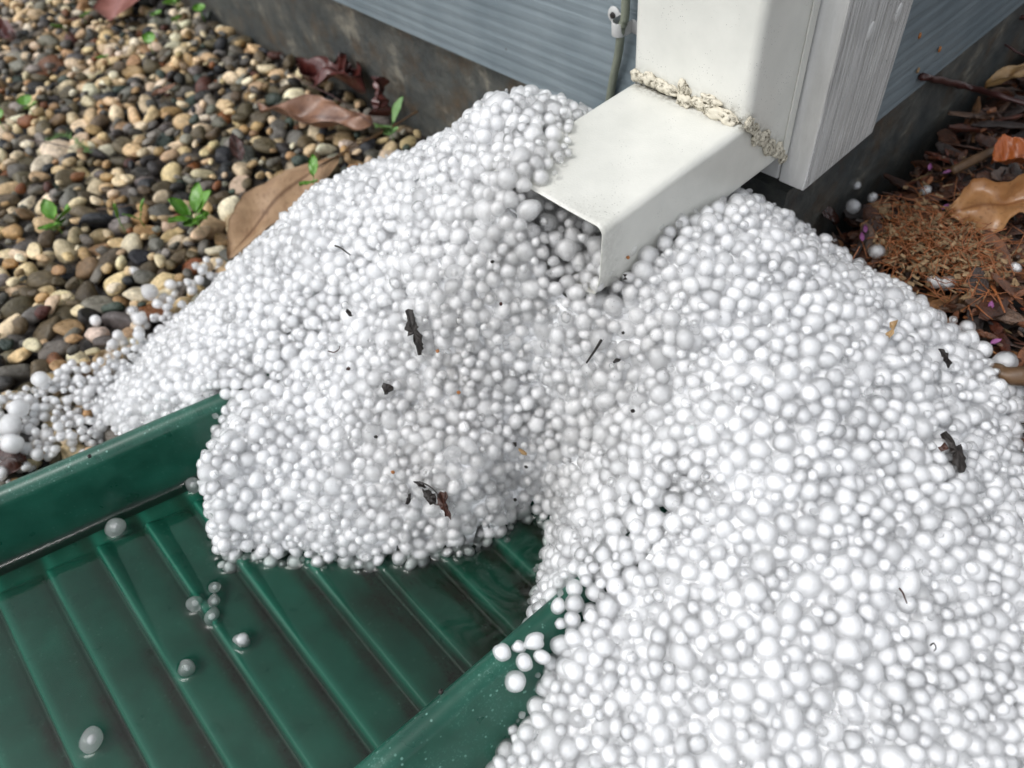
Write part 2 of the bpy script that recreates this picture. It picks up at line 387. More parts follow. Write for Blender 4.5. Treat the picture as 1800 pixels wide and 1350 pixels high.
# corner trim boards
def board(x0, x1, y0, y1, z0, z1, nx, nz, face, mat, name, chop=0):
    nzs = np.r_[np.linspace(z0, .30, nz), 2.6]
    V, Fc = box(x0, x1, y0, y1, z0, z1)
    V = [list(v) for v in V]
    o = part(name, V, Fc, mat, house, False); bevel(o); return o
board(-.089, -.0205, 0.0, .0265, 0.0, 2.6, 2, 2, 0, M['trim_s'], 'corner_board')
o = board(-.02, 0.0, 0.0, .0885, -.001, 2.6, 2, 2, 0, M['trim_g'], 'corner_board')
# clipped lower back corner of the grained board
for v in o.data.vertices:
    if v.co.y + .3 > .05 and v.co.z - .15 < .05: v.co.z += .002
# nail heads under paint
def disc(c, r, nrm, up, mat, nm, parent, h=.0008, sq=1.0):
    nrm = Vector(nrm); a1 = nrm.cross(Vector(up)).normalized(); a2 = nrm.cross(a1)
    V = []; n = 14
    for k, (rr, hh) in enumerate(((r, 0), (r * .85, h), (r * .2, h * .75))):
        for j in range(n):
            t = j / n * 2 * math.pi
            V.append(Vector(c) + (a1 * math.cos(t) + a2 * math.sin(t) * sq) * rr + nrm * hh)
    Fc = [(k * n + j, k * n + (j + 1) % n, (k + 1) * n + (j + 1) % n, (k + 1) * n + j) for k in range(2) for j in range(n)] + [tuple(range(2 * n, 3 * n))]
    return part(nm, V, Fc, mat, parent, True)
for p in ((1530, 55), (1579, 22)): disc(atx(p, .0), .0034, (1, 0, 0), (0, 0, 1), M['trim_s'], 'nail_head', house, .0006, 1.8)

# ---------------------------------------------------------------- downspout
ds = empty('downspout', (-.0615, -.03, .07))
tag(ds, 'white metal downspout, its elbow sealed with cracked caulk and its mouth full of hail', 'downspout')
XL, XR = -.1062, -.0172
def rrect(n=6, r=.0055, inset=0.0):
    # cross-section (x, s): s=0 is the top/front side, s=1*.0535 the back/bottom side
    x0, x1, s0, s1 = XL + inset, XR - inset, inset, .0535 - inset
    r = max(r - inset, .001); P = []
    for cx_, cs_, a0 in ((x0 + r, s0 + r, 180), (x1 - r, s0 + r, 270), (x1 - r, s1 - r, 0), (x0 + r, s1 - r, 90)):
        for k in range(n + 1):
            t = math.radians(a0 + 90 * k / n); P.append((cx_ + r * math.cos(t), cs_ + r * math.sin(t)))
    # subdivide long straight sides for dirt/dents
    Q = []
    for a, b in zip(P, P[1:] + P[:1]):
        L = math.dist(a, b); m = max(1, int(L / .004)); Q += [(a[0] + (b[0] - a[0]) * k / m, a[1] + (b[1] - a[1]) * k / m) for k in range(m)]
    return Q
def tube(loops, thick_loops=None):
    n = len(loops[0]); V = [p for l in loops for p in l]; Fc = []
    for k in range(len(loops) - 1):
        for j in range(n): Fc.append((k * n + j, k * n + (j + 1) % n, (k + 1) * n + (j + 1) % n, (k + 1) * n + j))
    return V, Fc
def elbow_loops(inset):
    c = rrect(inset=inset)
    L = []
    for k in range(40):
        t = k / 39
        L.append([(x, (-.1835 - .004 * s / .0535) * (1 - t) + (-.0575 + s) * t, (.0705 - .92 * s)) for x, s in c])
    return L
out_l = elbow_loops(0); in_l = elbow_loops(.0007)
loops = in_l[::-1] + out_l
V, Fc = tube(loops)
V = np.array(V)
jit = fbm(V, 18, 3, 2) * .0007; V[:, 2] += jit
# dented lip at the lower right of the mouth
near_m = np.exp(-((V[:, 0] - XR) ** 2 + (V[:, 2] - .024) ** 2) / .008 ** 2) * np.exp(-((V[:, 1] + .186) / .012) ** 2)
V[:, 0] -= .003 * near_m
seam = np.abs((V[:, 1] + .0575) - (.0705 - V[:, 2]) / .92)
mouth = np.exp(-((V[:, 1] + .183) / .012) ** 2) * np.clip((V[:, 0] + .09) / .06, 0, 1) * .35
d = np.clip(np.exp(-(seam / .006) ** 2) * .9 + mouth * .5, 0, 1)
soot = np.exp(-((V[:, 0] + .040) / .020) ** 2 - ((V[:, 1] + .172) / .013) ** 2) * (V[:, 2] > .06)
part('elbow', V, Fc, M['enamel'], ds, True, {'dirt': ('FLOAT', d), 'soot': ('FLOAT', soot)})
def pipe_loops(inset):
    c = rrect(inset=inset); L = []
    for z in np.r_[np.linspace(0, .3, 60), .6, 1.2, 2.4]:
        L.append([(x, -.0575 + s, (.0705 - .92 * s) * (1 - min(1, z / .3)) + .30 * min(1, z / .3) if z <= .3 else z) for x, s in c])
    return L
V, Fc = tube(pipe_loops(-.0004)[:]); V = np.array(V)
V[:, 1] += np.where(V[:, 2] < .35, fbm(V, 9, 5, 2) * .0010, 0)
seam = (V[:, 2] - (.0705 - .92 * (V[:, 1] + .0575)))
part('vertical_pipe', V, Fc, M['enamel'], ds, True, {'dirt': ('FLOAT', np.clip(np.exp(-(seam / .007) ** 2) * .95, 0, 1))})
# a metal strap flange running up the pipe's back edge
V, Fc = box(XR + .0004, XR + .0016, -.0100, -.0028, .024, 2.4); bevel(part('seam_flange', V, Fc, M['enamel'], ds, False, {'dirt': ('FLOAT', np.zeros(8))}), .0005)

def ico(sub):
    import bmesh
    bm = bmesh.new(); bmesh.ops.create_icosphere(bm, subdivisions=sub, radius=1.0)
    V = np.array([v.co[:] for v in bm.verts]); Fc = np.array([[v.index for v in f.verts] for f in bm.faces]); bm.free(); return V, Fc
ICO = {s: ico(s) for s in (1, 2, 3, 4)}
def lumps(specs, name, mat, root, seed):
    Vs, Fs, D = [], [], []
    b = 0
    for q, (c, ax, R3) in enumerate(specs):
        V0, F0 = ICO[4] if max(ax) > .004 else ICO[3]
        P = V0 * np.array(ax) * 1.12; n = fbm(V0, 1.3, seed + q, 3)
        P = P * (1 + .36 * n)[:, None]; P = P + V0 * (fbm(V0, 5, seed + q + 50, 2) * .0004)[:, None]
        P = P @ np.array(R3).T + np.array(c); Vs.append(P); Fs.append(F0 + b); b += len(P)
        D.append(np.clip(.45 - n * 4.5, 0, 1))
    return part(name, np.vstack(Vs), np.vstack(Fs), mat, root, True, {'dirt': ('FLOAT', np.concatenate(D))})
I3 = np.eye(3)
def rotm(ax, ang): return np.array(Matrix.Rotation(ang, 3, ax))
fr = []
def fs(px, ly, az, sq, rl=.0, dy=0.0, dz=0.0):            # lump on the front seam
    p = aty(px, -.0585); fr.append(((p[0], -.059 + dy, p[2] + dz), (ly, az, sq), rotm('Y', rl)))
fs((1117, 132), .0034, .0020, .0040); fs((1128, 137), .0030, .0018, .0026); fs((1143, 138), .0060, .0026, .0036, .05)
fs((1163, 150), .0068, .0026, .0034, .08); fs((1180, 158), .0050, .0024, .0030, .1); fs((1150, 162), .0040, .0026, .0010, .1, -.006, -.0015)
fs((1203, 160), .0042, .0026, .0064, -.2); fs((1208, 174), .0052, .0030, .0040, .1, -.002, -.001); fs((1176, 177), .0048, .0016, .0008, .1, -.009, -.0015)
fs((1232, 183), .0070, .0028, .0036, .12); fs((1250, 178), .0060, .0024, .0026, .1, 0, .001); fs((1262, 197), .0095, .0032, .0042, .14, -.002, 0)
fs((1284, 205), .0062, .0030, .0034, .3, -.002, 0); fs((1228, 200), .0046, .0026, .0014, .1, -.006, -.0015)
lumps(fr, 'sealant', M['caulk'], ds, 3)
sd_ = []
for k in range(17):
    t = (k + .3) / 17; s = t * .0535
    sd_.append(((XR + .0008 + random.uniform(0, .0012), -.0585 + s + random.uniform(-.002, .002), .0705 - .92 * s + random.uniform(-.003, .003)),
                (.0020, random.uniform(.0028, .0044), random.uniform(.0020, .0042)), rotm('X', random.uniform(-1, 1))))
o = lumps(sd_, 'sealant', M['caulk'], ds, 40)
o['label'] = 'ragged dirt blackened sealant on the side of the pipe'
a = o.data.attributes['dirt'].data
arr = np.empty(len(a), np.float32); a.foreach_get('value', arr); a.foreach_set('value', np.clip(arr + .45, 0, 1))

# ---------------------------------------------------------------- cable and clip
def tube_path(P, rad, n=10, closed_ends=True):
    P = [Vector(p) for p in P]; V = []; rad = rad if hasattr(rad, '__len__') else [rad] * len(P)
    up = Vector((.31, .22, .92))
    for k, p in enumerate(P):
        t = (P[min(k + 1, len(P) - 1)] - P[max(k - 1, 0)]).normalized(); a = t.cross(up).normalized(); b = t.cross(a)
        V += [p + (a * math.cos(j / n * 2 * math.pi) + b * math.sin(j / n * 2 * math.pi)) * rad[k] for j in range(n)]
    Fc = [(k * n + j, k * n + (j + 1) % n, (k + 1) * n + (j + 1) % n, (k + 1) * n + j) for k in range(len(P) - 1) for j in range(n)]
    Fc += [tuple(range(n))[::-1], tuple(range((len(P) - 1) * n, len(P) * n))]
    return V, Fc
def spline(P, m=8):
    P = [np.array(p, float) for p in P]; Q = [2 * P[0] - P[1]] + P + [2 * P[-1] - P[-2]]; out = []
    for k in range(1, len(Q) - 2):
        for j in range(m):
            t = j / m; a, b, c, d = Q[k - 1:k + 3]
            out.append(.5 * ((2 * b) + (-a + c) * t + (2 * a - 5 * b + 4 * c - d) * t * t + (-a + 3 * b - 3 * c + d) * t ** 3))
    out.append(P[-1]); return out
yc = .0065
pts = [(-.1735, yc, 1.2), (-.172, yc, .5), (-.1722, yc, .2), aty((1100, 0), yc), aty((1092, 50), yc - .001), aty((1087, 95), yc), aty((1074, 160), yc + .002), (-.196, yc + .006, -.05), (-.20, yc + .008, -.17)]
V, Fc = tube_path(spline(pts), .0033, 14)
c_o = link('cable', mk_mesh('cable', V, Fc, M['cable'])); tag(c_o, 'thin olive grey cable running down the siding beside the downspout', 'cable')
cl = empty('cable_clip', tuple(aty((1098, 50), .008))); tag(cl, 'white painted clip screwed to the siding, holding the olive cable', 'cable clip')
pc = aty((1089, 48), yc)
arc = []
for k in range(13):
    t = math.pi * k / 12; arc.append((pc[0] - .0052 * math.cos(t), yc - .0052 * math.sin(t)))
prof = [(pc[0] - .0105, .0168 - .001), (pc[0] - .0056, .0165 - .001)] + arc + [(pc[0] + .0058, .0155), (pc[0] + .018, .0145)]
V = []; wd = .0048
for (x, y) in prof:
    for dz, dn in ((-wd, 0), (wd, 0), (wd, -.0012), (-wd, -.0012)): V.append((x, y + dn, pc[2] + dz - (x - pc[0]) * .1))
Fc = [(4 * k + j, 4 * k + (j + 1) % 4, 4 * k + 4 + (j + 1) % 4, 4 * k + 4 + j) for k in range(len(prof) - 1) for j in range(4)] + [(0, 1, 2, 3), tuple(4 * len(prof) - 4 + j for j in (3, 2, 1, 0))]
bevel(part('strap', V, Fc, M['clip'], cl, True), .0004)
disc((pc[0] - .0128, .0150, pc[2] + .003), .0062, (0, -1, 0), (0, 0, 1), M['clip'], 'screw_tab', cl, .0016)
disc((pc[0] - .0128, .0133, pc[2] + .003), .0026, (0, -1, 0), (0, 0, 1), M['bark'], 'screw_head', cl, .0010)

# ---------------------------------------------------------------- splash block
LC = (at((0, 875), CREST), at((361, 722), CREST)); RC = (at((610, 1350), CREST), at((987, 1028), CREST))
def xl(y): return LC[0][0] + (y - LC[0][1]) * (LC[1][0] - LC[0][0]) / (LC[1][1] - LC[0][1])
def xr(y): return RC[0][0] + (y - RC[0][1]) * (RC[1][0] - RC[0][0]) / (RC[1][1] - RC[0][1])
Y0, Y1 = -.80, -.215
PITCH = .0342
def floor_z(x, y):
    # sawtooth ribs across the block, crest rounded; flat gutter next to the side walls
    ph = ((y + .4339) / PITCH) % 1.0                       # 0 = just above a groove
    saw = np.where(ph < .16, smooth(ph / .16), 1 - .82 * ((ph - .16) / .84) ** 1.25)
    dl = x - (xl(y) + .012); dr = (xr(y) - .012) - x
    edge = smooth((dl - .010) / .010) * smooth((dr + .004) / .008)
    acr_ = np.clip((x - xl(y)) / (xr(y) - xl(y)), 0, 1); base = -.1352 - .0030 * smooth(acr_ / .8) - .0016 * smooth((-.44 - y) / .15)
    hgt = .0115 - .005 * smooth((-.46 - y) / .22)
    return base + hgt * saw * edge
sb = empty('splash_block', (-.1, -.45, -.148))
tag(sb, 'dark green ribbed plastic splash block holding shallow water and floating hailstones', 'splash block')
ny = 400; nx = 140
ys = np.linspace(Y0, Y1, ny); V = []; D = []
for y in ys:
    a, b = xl(y) + .004, xr(y) - .004
    for t in np.linspace(0, 1, nx):
        x = a + (b - a) * t; V.append((x, y, 0))
V = np.array(V); V[:, 2] = floor_z(V[:, 0], V[:, 1])
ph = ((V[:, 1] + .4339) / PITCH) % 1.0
dirt = np.clip(smooth((ph - .62) / .33) ** 1.5 + 1.0 * np.exp(-(ph / .07) ** 2), 0, 1)  # groove dirt, spread and darkened to carry the ribs' shading as well
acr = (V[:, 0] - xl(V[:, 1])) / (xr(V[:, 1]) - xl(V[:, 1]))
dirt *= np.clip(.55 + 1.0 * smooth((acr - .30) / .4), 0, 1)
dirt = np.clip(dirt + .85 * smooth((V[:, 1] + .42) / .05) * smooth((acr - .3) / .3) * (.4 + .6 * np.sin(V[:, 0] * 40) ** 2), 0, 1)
i = np.arange((nx - 1) * (ny - 1)); a_ = (i // (nx - 1)) * nx + i % (nx - 1)
part('ribbed_floor', V, np.stack([a_, a_ + 1, a_ + nx + 1, a_ + nx], 1), M['green_wet'], sb, True, {'dirt': ('FLOAT', dirt), 'edge': ('FLOAT', np.exp(-((ph - .17) / .09) ** 2)), 'scale': ('FLOAT', np.full(len(V), .12))})  # 'dirt' here holds groove dirt plus the ribs' painted shading
def wall_prof(side):
    # (offset outward from crest line, z): inner foot -> inner wall -> rounded crest -> outer flare -> foot
    P = [(-.0085, -.140), (-.0075, -.128), (-.0050, -.112), (-.0030, -.098), (-.0012, -.086)]
    r = .009
    for k in range(9):
        t = math.pi * (1 - k / 8 * .80); P.append((r * .95 + r * math.cos(t), CREST - r + r * math.sin(t)))
    w_ = .030 if side == 'r' else .024
    P += [(.021, -.086), (w_, -.100), (w_ + .010, -.122), (w_ + .016, -.145), (w_ + .017, -.152)]
    return P
for side in 'lr':
    P = wall_prof(side); V = []; S = []
    ys = np.linspace(Y0, Y1, 200)
    for y in ys:
        xc = xl(y) if side == 'l' else xr(y); sg = -1 if side == 'l' else 1
        for (u, z) in P: V.append((xc + sg * u, y, z)); S.append(1.0 if u > .001 and z > -.12 else .12)
    k = len(P); n_ = len(ys)
    i = np.arange((k - 1) * (n_ - 1)); a_ = (i // (k - 1)) * k + i % (k - 1)
    V = np.array(V); V[:, 2] += fbm(V, 7, 9, 1) * .0012
    part('side_wall', V, np.stack([a_, a_ + 1, a_ + k + 1, a_ + k], 1)[:, ::(1 if side == 'r' else -1)], M['green'], sb, True,
         {'dirt': ('FLOAT', np.clip(np.where(V[:, 2] < -.122, .5, 0.0), 0, 1)), 'scale': ('FLOAT', np.array(S))})

# ---------------------------------------------------------------- the heap of hail: its surface
CP=[
# channel from mouth
(-.045,-.183,.036),(-.045,-.15,.050),(-.030,-.206,.016),(-.036,-.225,-.030),(-.031,-.253,-.062),(-.021,-.276,-.088),(-.010,-.284,-.118),
# left mound
(-.14,-.145,.088),(-.115,-.15,.088),(-.10,-.165,.085),(-.085,-.180,.093),(-.074,-.188,.086),(-.062,-.194,.072),(-.026,-.195,.030),(-.1084,-.1879,.072),(-.17,-.13,.07),(-.154,-.229,.03),(-.21,-.20,.025),(-.242,-.278,-.012),(-.271,-.328,-.045),(-.305,-.385,-.085),(-.352,-.44,-.122),(-.27,-.22,.010),(-.33,-.31,-.062),(-.39,-.40,-.130),(-.44,-.43,-.165),
(-.120,-.263,0.003),(-.158,-.292,-.025),(-.173,-.34,-.052),(-.192,-.385,-.068),(-.0926,-.3256,-.06),(-.058,-.278,-.048),(-.072,-.260,-.018),(-0.1767,-0.4122,-0.070),(-0.1526,-0.4316,-0.100),(-0.1342,-0.4368,-0.126),(-0.1155,-0.4157,-0.126),(-0.0859,-0.3927,-0.126),(-0.0632,-0.3706,-0.126),(-0.0425,-0.3475,-0.126),(-0.0250,-0.3220,-0.126),(-0.0150,-0.2949,-0.126),(-0.1349,-0.4061,-0.088),(-0.1093,-0.3816,-0.088),(-0.0757,-0.3495,-0.088),(-0.0463,-0.3256,-0.090),(-0.0268,-0.3028,-0.088),(0.0057,-0.2720,-0.126),(-0.1436,-0.4543,-.17),(-0.1177,-0.4288,-.17),(-0.0888,-0.4033,-.17),(-0.0651,-0.3801,-.17),(-0.0434,-0.3559,-.17),(-0.0251,-0.3291,-.17),(-0.0131,-0.2965,-.17),(-0.0078,-0.2792,-.17),
(-.23,-.405,-.105),(-.25,-.44,-.13),
(-0.2058,-0.4325,-0.200),(-0.1836,-0.4483,-0.200),(-0.1465,-0.4547,-0.190),
# behind left mound
(-.14,-.08,.055),(-.14,-.02,.005),(-.14,.03,-.03),(-.25,-.08,-.02),(-.3,.03,-.13),(-.25,.03,-.10),(-.36,-.15,-.09),(-.44,-.2,-.16),(-.45,-.3,-.155),(-.06,.0,-.03),
# right mound
(-.016,-.008,-.012),(-.018,-.034,.012),(-.018,-.090,.038),(-.017,-.135,.043),(-.015,-.162,.036),(-.010,-.180,.024),(.02,-.114,.036),(.045,-.12,.024),(.035,-.02,-.018),(.03,.03,-.05),(.092,-.005,-.035),(.06,.05,-.07),(.157,-.010,-.06),(.13,.05,-.085),(.2,-.03,-.085),(.1167,-.1297,.0),(.076,-.1777,.006),(.07,-.09,.012),(.021,-.206,-.016),(.060,-.250,-.035),(.112,-.223,-.010),(.152,-.185,-.012),(.191,-.125,-.04),(.25,-.1,-.078),
(.045,-.283,-.074),(.062,-.296,-.062),(.058,-.318,-.074),(.09,-.30,-.06),(.064,-.335,-.095),(.066,-.375,-.125),(.095,-.36,-.09),(.1326,-.3316,-.068),(.174,-.30,-.055),(.21,-.263,-.058),(.255,-.21,-.078),(.17,-.40,-.10),(.14,-.47,-.13),(.25,-.33,-.10),(.31,-.25,-.105),(.33,-.15,-.115),(.39,-.2,-.15),(.38,-.3,-.15),(.09,-.44,-.125),
(.035,-.315,-.125),(.02,-.29,-.12),(.037,-.335,-.17),(.04,-.37,-.19),
]

CP = np.array(CP)
def tps(P, Zc, lam):
    n = len(P); d = np.linalg.norm(P[:, None] - P[None], axis=2)
    K = np.where(d > 0, d * d * np.log(d + 1e-12), 0) + lam * np.eye(n)
    A = np.zeros((n + 3, n + 3)); A[:n, :n] = K; A[:n, n] = 1; A[:n, n + 1:] = P; A[n:, :n] = A[:n, n:].T
    wt = np.linalg.solve(A, np.r_[Zc, 0, 0, 0])
    def ev(Q):
        d = np.linalg.norm(Q[:, None] - P[None], axis=2)
        return np.where(d > 0, d * d * np.log(d + 1e-12), 0) @ wt[:n] + wt[n] + Q @ wt[n + 1:]
    return ev
_ev = tps(CP[:, :2], CP[:, 2], 1e-5)
HS = .002; HX = np.arange(-.47, .42, HS); HY = np.arange(-.58, .021, HS)
XX, YY = np.meshgrid(HX, HY)
HZ = np.concatenate([_ev(q) for q in np.array_split(np.stack([XX.ravel(), YY.ravel()], 1), 80)]).reshape(XX.shape)
def gn(s_, a_):
    r_ = np.random.default_rng(s_); k = int(.9 / a_) + 2; g = r_.standard_normal((k, k))
    fx = np.clip((XX + .5) / a_, 0, k - 1.001); fy = np.clip((YY + .6) / a_, 0, k - 1.001); ix = fx.astype(int); iy = fy.astype(int)
    u = smooth(fx - ix); v = smooth(fy - iy)
    return (g[iy, ix] * (1 - u) + g[iy, ix + 1] * u) * (1 - v) + (g[iy + 1, ix] * (1 - u) + g[iy + 1, ix + 1] * u) * v
HZ = HZ + gn(1, .05) * .0022 + gn(2, .024) * .0016
GZ = ground_z(XX, YY)
inblk = (XX > xl(YY) - .0) & (XX < xr(YY) + .0) & (YY > Y0) & (YY < Y1 + .2)
GZ = np.where(inblk, -.135, GZ)
# nothing of the heap stands outside the front left of the block or in its open trough
HZ = np.where((YY < -.447) & (XX > -.34) & (XX < .06), -.3, HZ)
gY, gX = np.gradient(HZ, HS)
def hz(x, y, A=None):
    A = HZ if A is None else A
    ix = np.clip(((np.asarray(x) - HX[0]) / HS + .5).astype(int), 0, len(HX) - 1); iy = np.clip(((np.asarray(y) - HY[0]) / HS + .5).astype(int), 0, len(HY) - 1)
    return A[iy, ix]
def on_heap(p, lift=0.0):                                # where a photo pixel's sight line meets the heap's surface
    d = ray(p); t = .25
    while t < .9:
        q = CAM + d * t
        if q[2] < hz(q[0], q[1]) + lift: return q
        t += .0008
    return at(p, -.1)

# pipe box
PB = (XL, XR, -.1835, .0, .0212, .0705)
def pipe_sd(x, y, z):
    back = np.minimum(0.0, -.0575 + (.0705 - z) / .92)
    dx = np.maximum(XL - x, x - XR); dy = np.maximum(-.1855 - y, y - back); dz = np.maximum(PB[4] - z, z - PB[5])
    sd = np.maximum(np.maximum(dx, dy), dz)
    # the vertical pipe above
    dyv = np.maximum(-.0575 - y, y + .004); sv_ = np.maximum(np.maximum(dx, dyv), .02 - z)
    return np.minimum(sd, sv_)
def mouth_shell(x, y, z):                                # distance to the sheet metal itself (open at the mouth)
    dx = np.minimum(np.abs(x - XL), np.abs(x - XR)); dz = np.minimum(np.abs(z - PB[4]), np.abs(z - PB[5]))
    inx = (x > XL - .0) & (x < XR + .0); inz = (z > PB[4]) & (z < PB[5])
    yy = np.maximum(-.1855 - y, 0)
    a = np.sqrt(dx ** 2 + np.where(inz, 0, np.minimum(np.abs(z - PB[4]), np.abs(z - PB[5]))) ** 2 + yy ** 2)
    b = np.sqrt(dz ** 2 + np.where(inx, 0, dx) ** 2 + yy ** 2)
    return np.minimum(a, b)

class Field:
    def __init__(s, lo, hi, h):
        s.lo = np.array(lo); s.h = h; s.n = np.ceil((np.array(hi) - s.lo) / h).astype(int) + 1
        s.f = np.full(s.n, .012, np.float32)
    def coords(s): return [s.lo[k] + np.arange(s.n[k]) * s.h for k in range(3)]
    def idx(s, P): return np.rint((P - s.lo) / s.h).astype(int)
    def inb(s, I): return ((I > 0) & (I < s.n - 1)).all(1)
    def add(s, I, r):
        k = int(math.ceil((r + .0095) / s.h)); a = np.maximum(I - k, 0); b = np.minimum(I + k + 1, s.n)
        g = [(np.arange(a[q], b[q]) - I[q]) * s.h for q in range(3)]
        d = np.sqrt(g[0][:, None, None] ** 2 + g[1][None, :, None] ** 2 + g[2][None, None, :] ** 2) - r
        v = s.f[a[0]:b[0], a[1]:b[1], a[2]:b[2]]; np.minimum(v, d, out=v)
    def fill(s, P, R, ov, out):
        I = s.idx(P); ok = s.inb(I); P, R, I = P[ok], R[ok], I[ok]
        if np.ndim(ov): ov = ov[ok]
        else: ov = np.full(len(P), ov)
        need = R * (1 - ov); good = s.f[I[:, 0], I[:, 1], I[:, 2]] >= need
        for q in np.nonzero(good)[0]:
            i0 = I[q]
            if s.f[i0[0], i0[1], i0[2]] >= need[q]:
                s.add(i0, R[q]); out.append((*(s.lo + i0 * s.h), R[q]))

fld = Field((-.46, -.57, -.152), (.40, .045, .118), .0016)
gx_, gy_, gz_ = np.meshgrid(*fld.coords(), indexing='ij', sparse=True)
ob = np.minimum(.012, mouth_shell(gx_, gy_, gz_) - .0006).astype(np.float32)
ob = np.where(gy_ > -.19, ob, .012)
wl_ = (np.abs(gx_ - (xl(gy_) - .009)) - .0095)
wr_ = (np.abs(gx_ - (xr(gy_) + .009)) - .0095)
wd_ = np.sqrt(np.maximum(np.minimum(wl_, wr_), 0) ** 2 + np.maximum(gz_ - CREST, 0) ** 2)
ob = np.minimum(ob, np.where((gy_ > Y0) & (gy_ < Y1), wd_, .012))
ob = np.minimum(ob, np.where(gz_ > 0, np.maximum(-gy_, gx_), np.maximum(.022 - gy_, gx_ + .022)))   # the house corner
fld.f[:] = ob; del ob, wl_, wr_, wd_
balls = []
def shell_candidates(n, ra, rb, depth, bias=1.0):
    # weight by slope so that steep faces get as many stones per area
    wgt = np.sqrt(1 + gX ** 2 + gY ** 2) * (HZ > GZ - .004); wgt = (np.minimum(wgt, 6)).ravel(); wgt /= wgt.sum()
    k = rng.choice(len(wgt), n, p=wgt)
    x = XX.ravel()[k] + rng.uniform(-HS / 2, HS / 2, n); y = YY.ravel()[k] + rng.uniform(-HS / 2, HS / 2, n)
    z = HZ.ravel()[k]; a = gX.ravel()[k]; b = gY.ravel()[k]
    N = np.stack([-a, -b, np.ones(n)], 1); N /= np.linalg.norm(N, axis=1, keepdims=True)
    r = ra + (rb - ra) * rng.random(n) ** bias; t = rng.random(n) ** 1.15 * depth
    P = np.stack([x, y, z], 1) - N * (r * .95 + t)[:, None]
    g = hz(P[:, 0], P[:, 1], GZ)
    ok = (P[:, 2] > g + r * .35) & (P[:, 2] < hz(P[:, 0], P[:, 1]) - r * .3 + .0)
    ok &= pipe_sd(P[:, 0], P[:, 1], P[:, 2]) > r * .9
    return P[ok], r[ok]
def pipe_candidates(n, ra, rb):
    x = rng.uniform(XL + .003, XR - .003, n); y = rng.uniform(-.186, -.125, n)
    top = .0625 - .016 * smooth((x + .080) / .05) - .010 * smooth((-.172 - y) / .012) * smooth((x + .06) / .03)
    z = rng.uniform(.023, .066, n); r = rng.uniform(ra, rb, n)
    ok = z + r < top
    return np.stack([x, y, z], 1)[ok], r[ok]
for (ra, rb, n, ov, depth) in ((.0064, .0074, 500, .0, .004), (.0054, .0064, 8000, .46, .007), (.0047, .0056, 70000, .58, .010), (.0041, .0050, 90000, .58, .011),
                               (.0031, .0043, 90000, .5, .010), (.0021, .0032, 50000, .3, .006), (.0012, .0022, 9000, .0, .004)):
    P, r = shell_candidates(n, ra, rb, depth); fld.fill(P, r, ov, balls)
    P, r = pipe_candidates(n // 12, ra, rb); fld.fill(P, r, ov, balls)
balls = np.array(balls)

# ---------------------------------------------------------------- gravel
gfl = Field((-1.66, -.80, -.175), (-.02, .03, -.125), .0025)
gravel = []
A3 = np.stack([np.full(3, .0)] * 3)
def gr_cands(n, ra, rb, z0, z1):
    x = rng.uniform(-1.64, -.03, n); y = rng.uniform(-.78, .018, n); r = rng.uniform(ra, rb, n)
    z = rng.uniform(z0, z1, n)
    ok = (x < xl(y) - .040) | (y > Y1 - .0); ok &= y < .020 - r * .8
    # only where the photograph can see, with a margin
    px, py, d = project(np.stack([x, y, z], 1)); ok &= (px > -1500) & (px < 1400) & (py > -700) & (py < 1700)
    ok &= hz(x, y) < -.128 + .0 * x if True else ok
    return np.stack([x, y, z], 1)[ok], r[ok]
for (ra, rb, n, ov, z0, z1) in ((.0145, .0175, 1400, .15, -.163, -.153), (.0115, .0148, 14000, .24, -.164, -.152), (.0090, .0118, 34000, .26, -.163, -.149), (.0066, .0092, 45000, .26, -.161, -.146), (.0042, .0068, 30000, .2, -.159, -.145)):
    P, r = gr_cands(n, ra, rb, z0, z1); gfl.fill(P, r, ov, gravel)
gravel = np.array(gravel)

# ---------------------------------------------------------------- what shows: count the pixels of each stone from the camera and from a step to each side
def visible(S, extra=()):
    def paint(cam, R):
        v = (S[:, :3] - cam) @ R.T; d = -v[:, 2]; W, H_ = 1000, 760; k = .5
        px = (CX + v[:, 0] * F / d) * k + 50; py = (CY - v[:, 1] * F / d) * k + 42; pr = S[:, 3] * F / d * k
        idb = np.full((H_, W), -1, np.int32)
        for q in np.argsort(-(d - S[:, 3] * .6)):
            if d[q] < .02 or px[q] < -30 or px[q] > W + 30 or py[q] < -30 or py[q] > H_ + 30: continue
            r = max(pr[q], .8); x0, x1 = int(max(px[q] - r, 0)), int(min(px[q] + r + 1, W)); y0, y1 = int(max(py[q] - r, 0)), int(min(py[q] + r + 1, H_))
            if x1 <= x0 or y1 <= y0: continue
            sub = idb[y0:y1, x0:x1]
            m = (np.arange(x0, x1)[None] + .5 - px[q]) ** 2 + (np.arange(y0, y1)[:, None] + .5 - py[q]) ** 2 < r * r; sub[m] = q
        return idb
    main = paint(CAM, Rw); inner = main[42:717, 50:950]
    cnt = np.bincount(inner[inner >= 0], minlength=len(S))
    anyv = np.zeros(len(S), bool); anyv[np.unique(main[main >= 0])] = True
    right = Rw[0]; up = Rw[1]; back = Rw[2]
    for dx, dy in ((.18, 0), (-.18, 0), (0, .12), (0, -.1)):
        b = paint(CAM + right * dx + up * dy, Rw); anyv[np.unique(b[b >= 0])] = True
    return cnt, anyv
cnt, anyv = visible(balls)
anyv |= (hz(balls[:, 0], balls[:, 1]) - balls[:, 2]) < .0125 * np.minimum(np.sqrt(1 + hz(balls[:, 0], balls[:, 1], gX) ** 2 + hz(balls[:, 0], balls[:, 1], gY) ** 2), 3)
hx, hy, hd = project(balls[:, :3])
inframe = (hx > -15) & (hx < 1815) & (hy > -15) & (hy < 1365)
balls_cnt = cnt

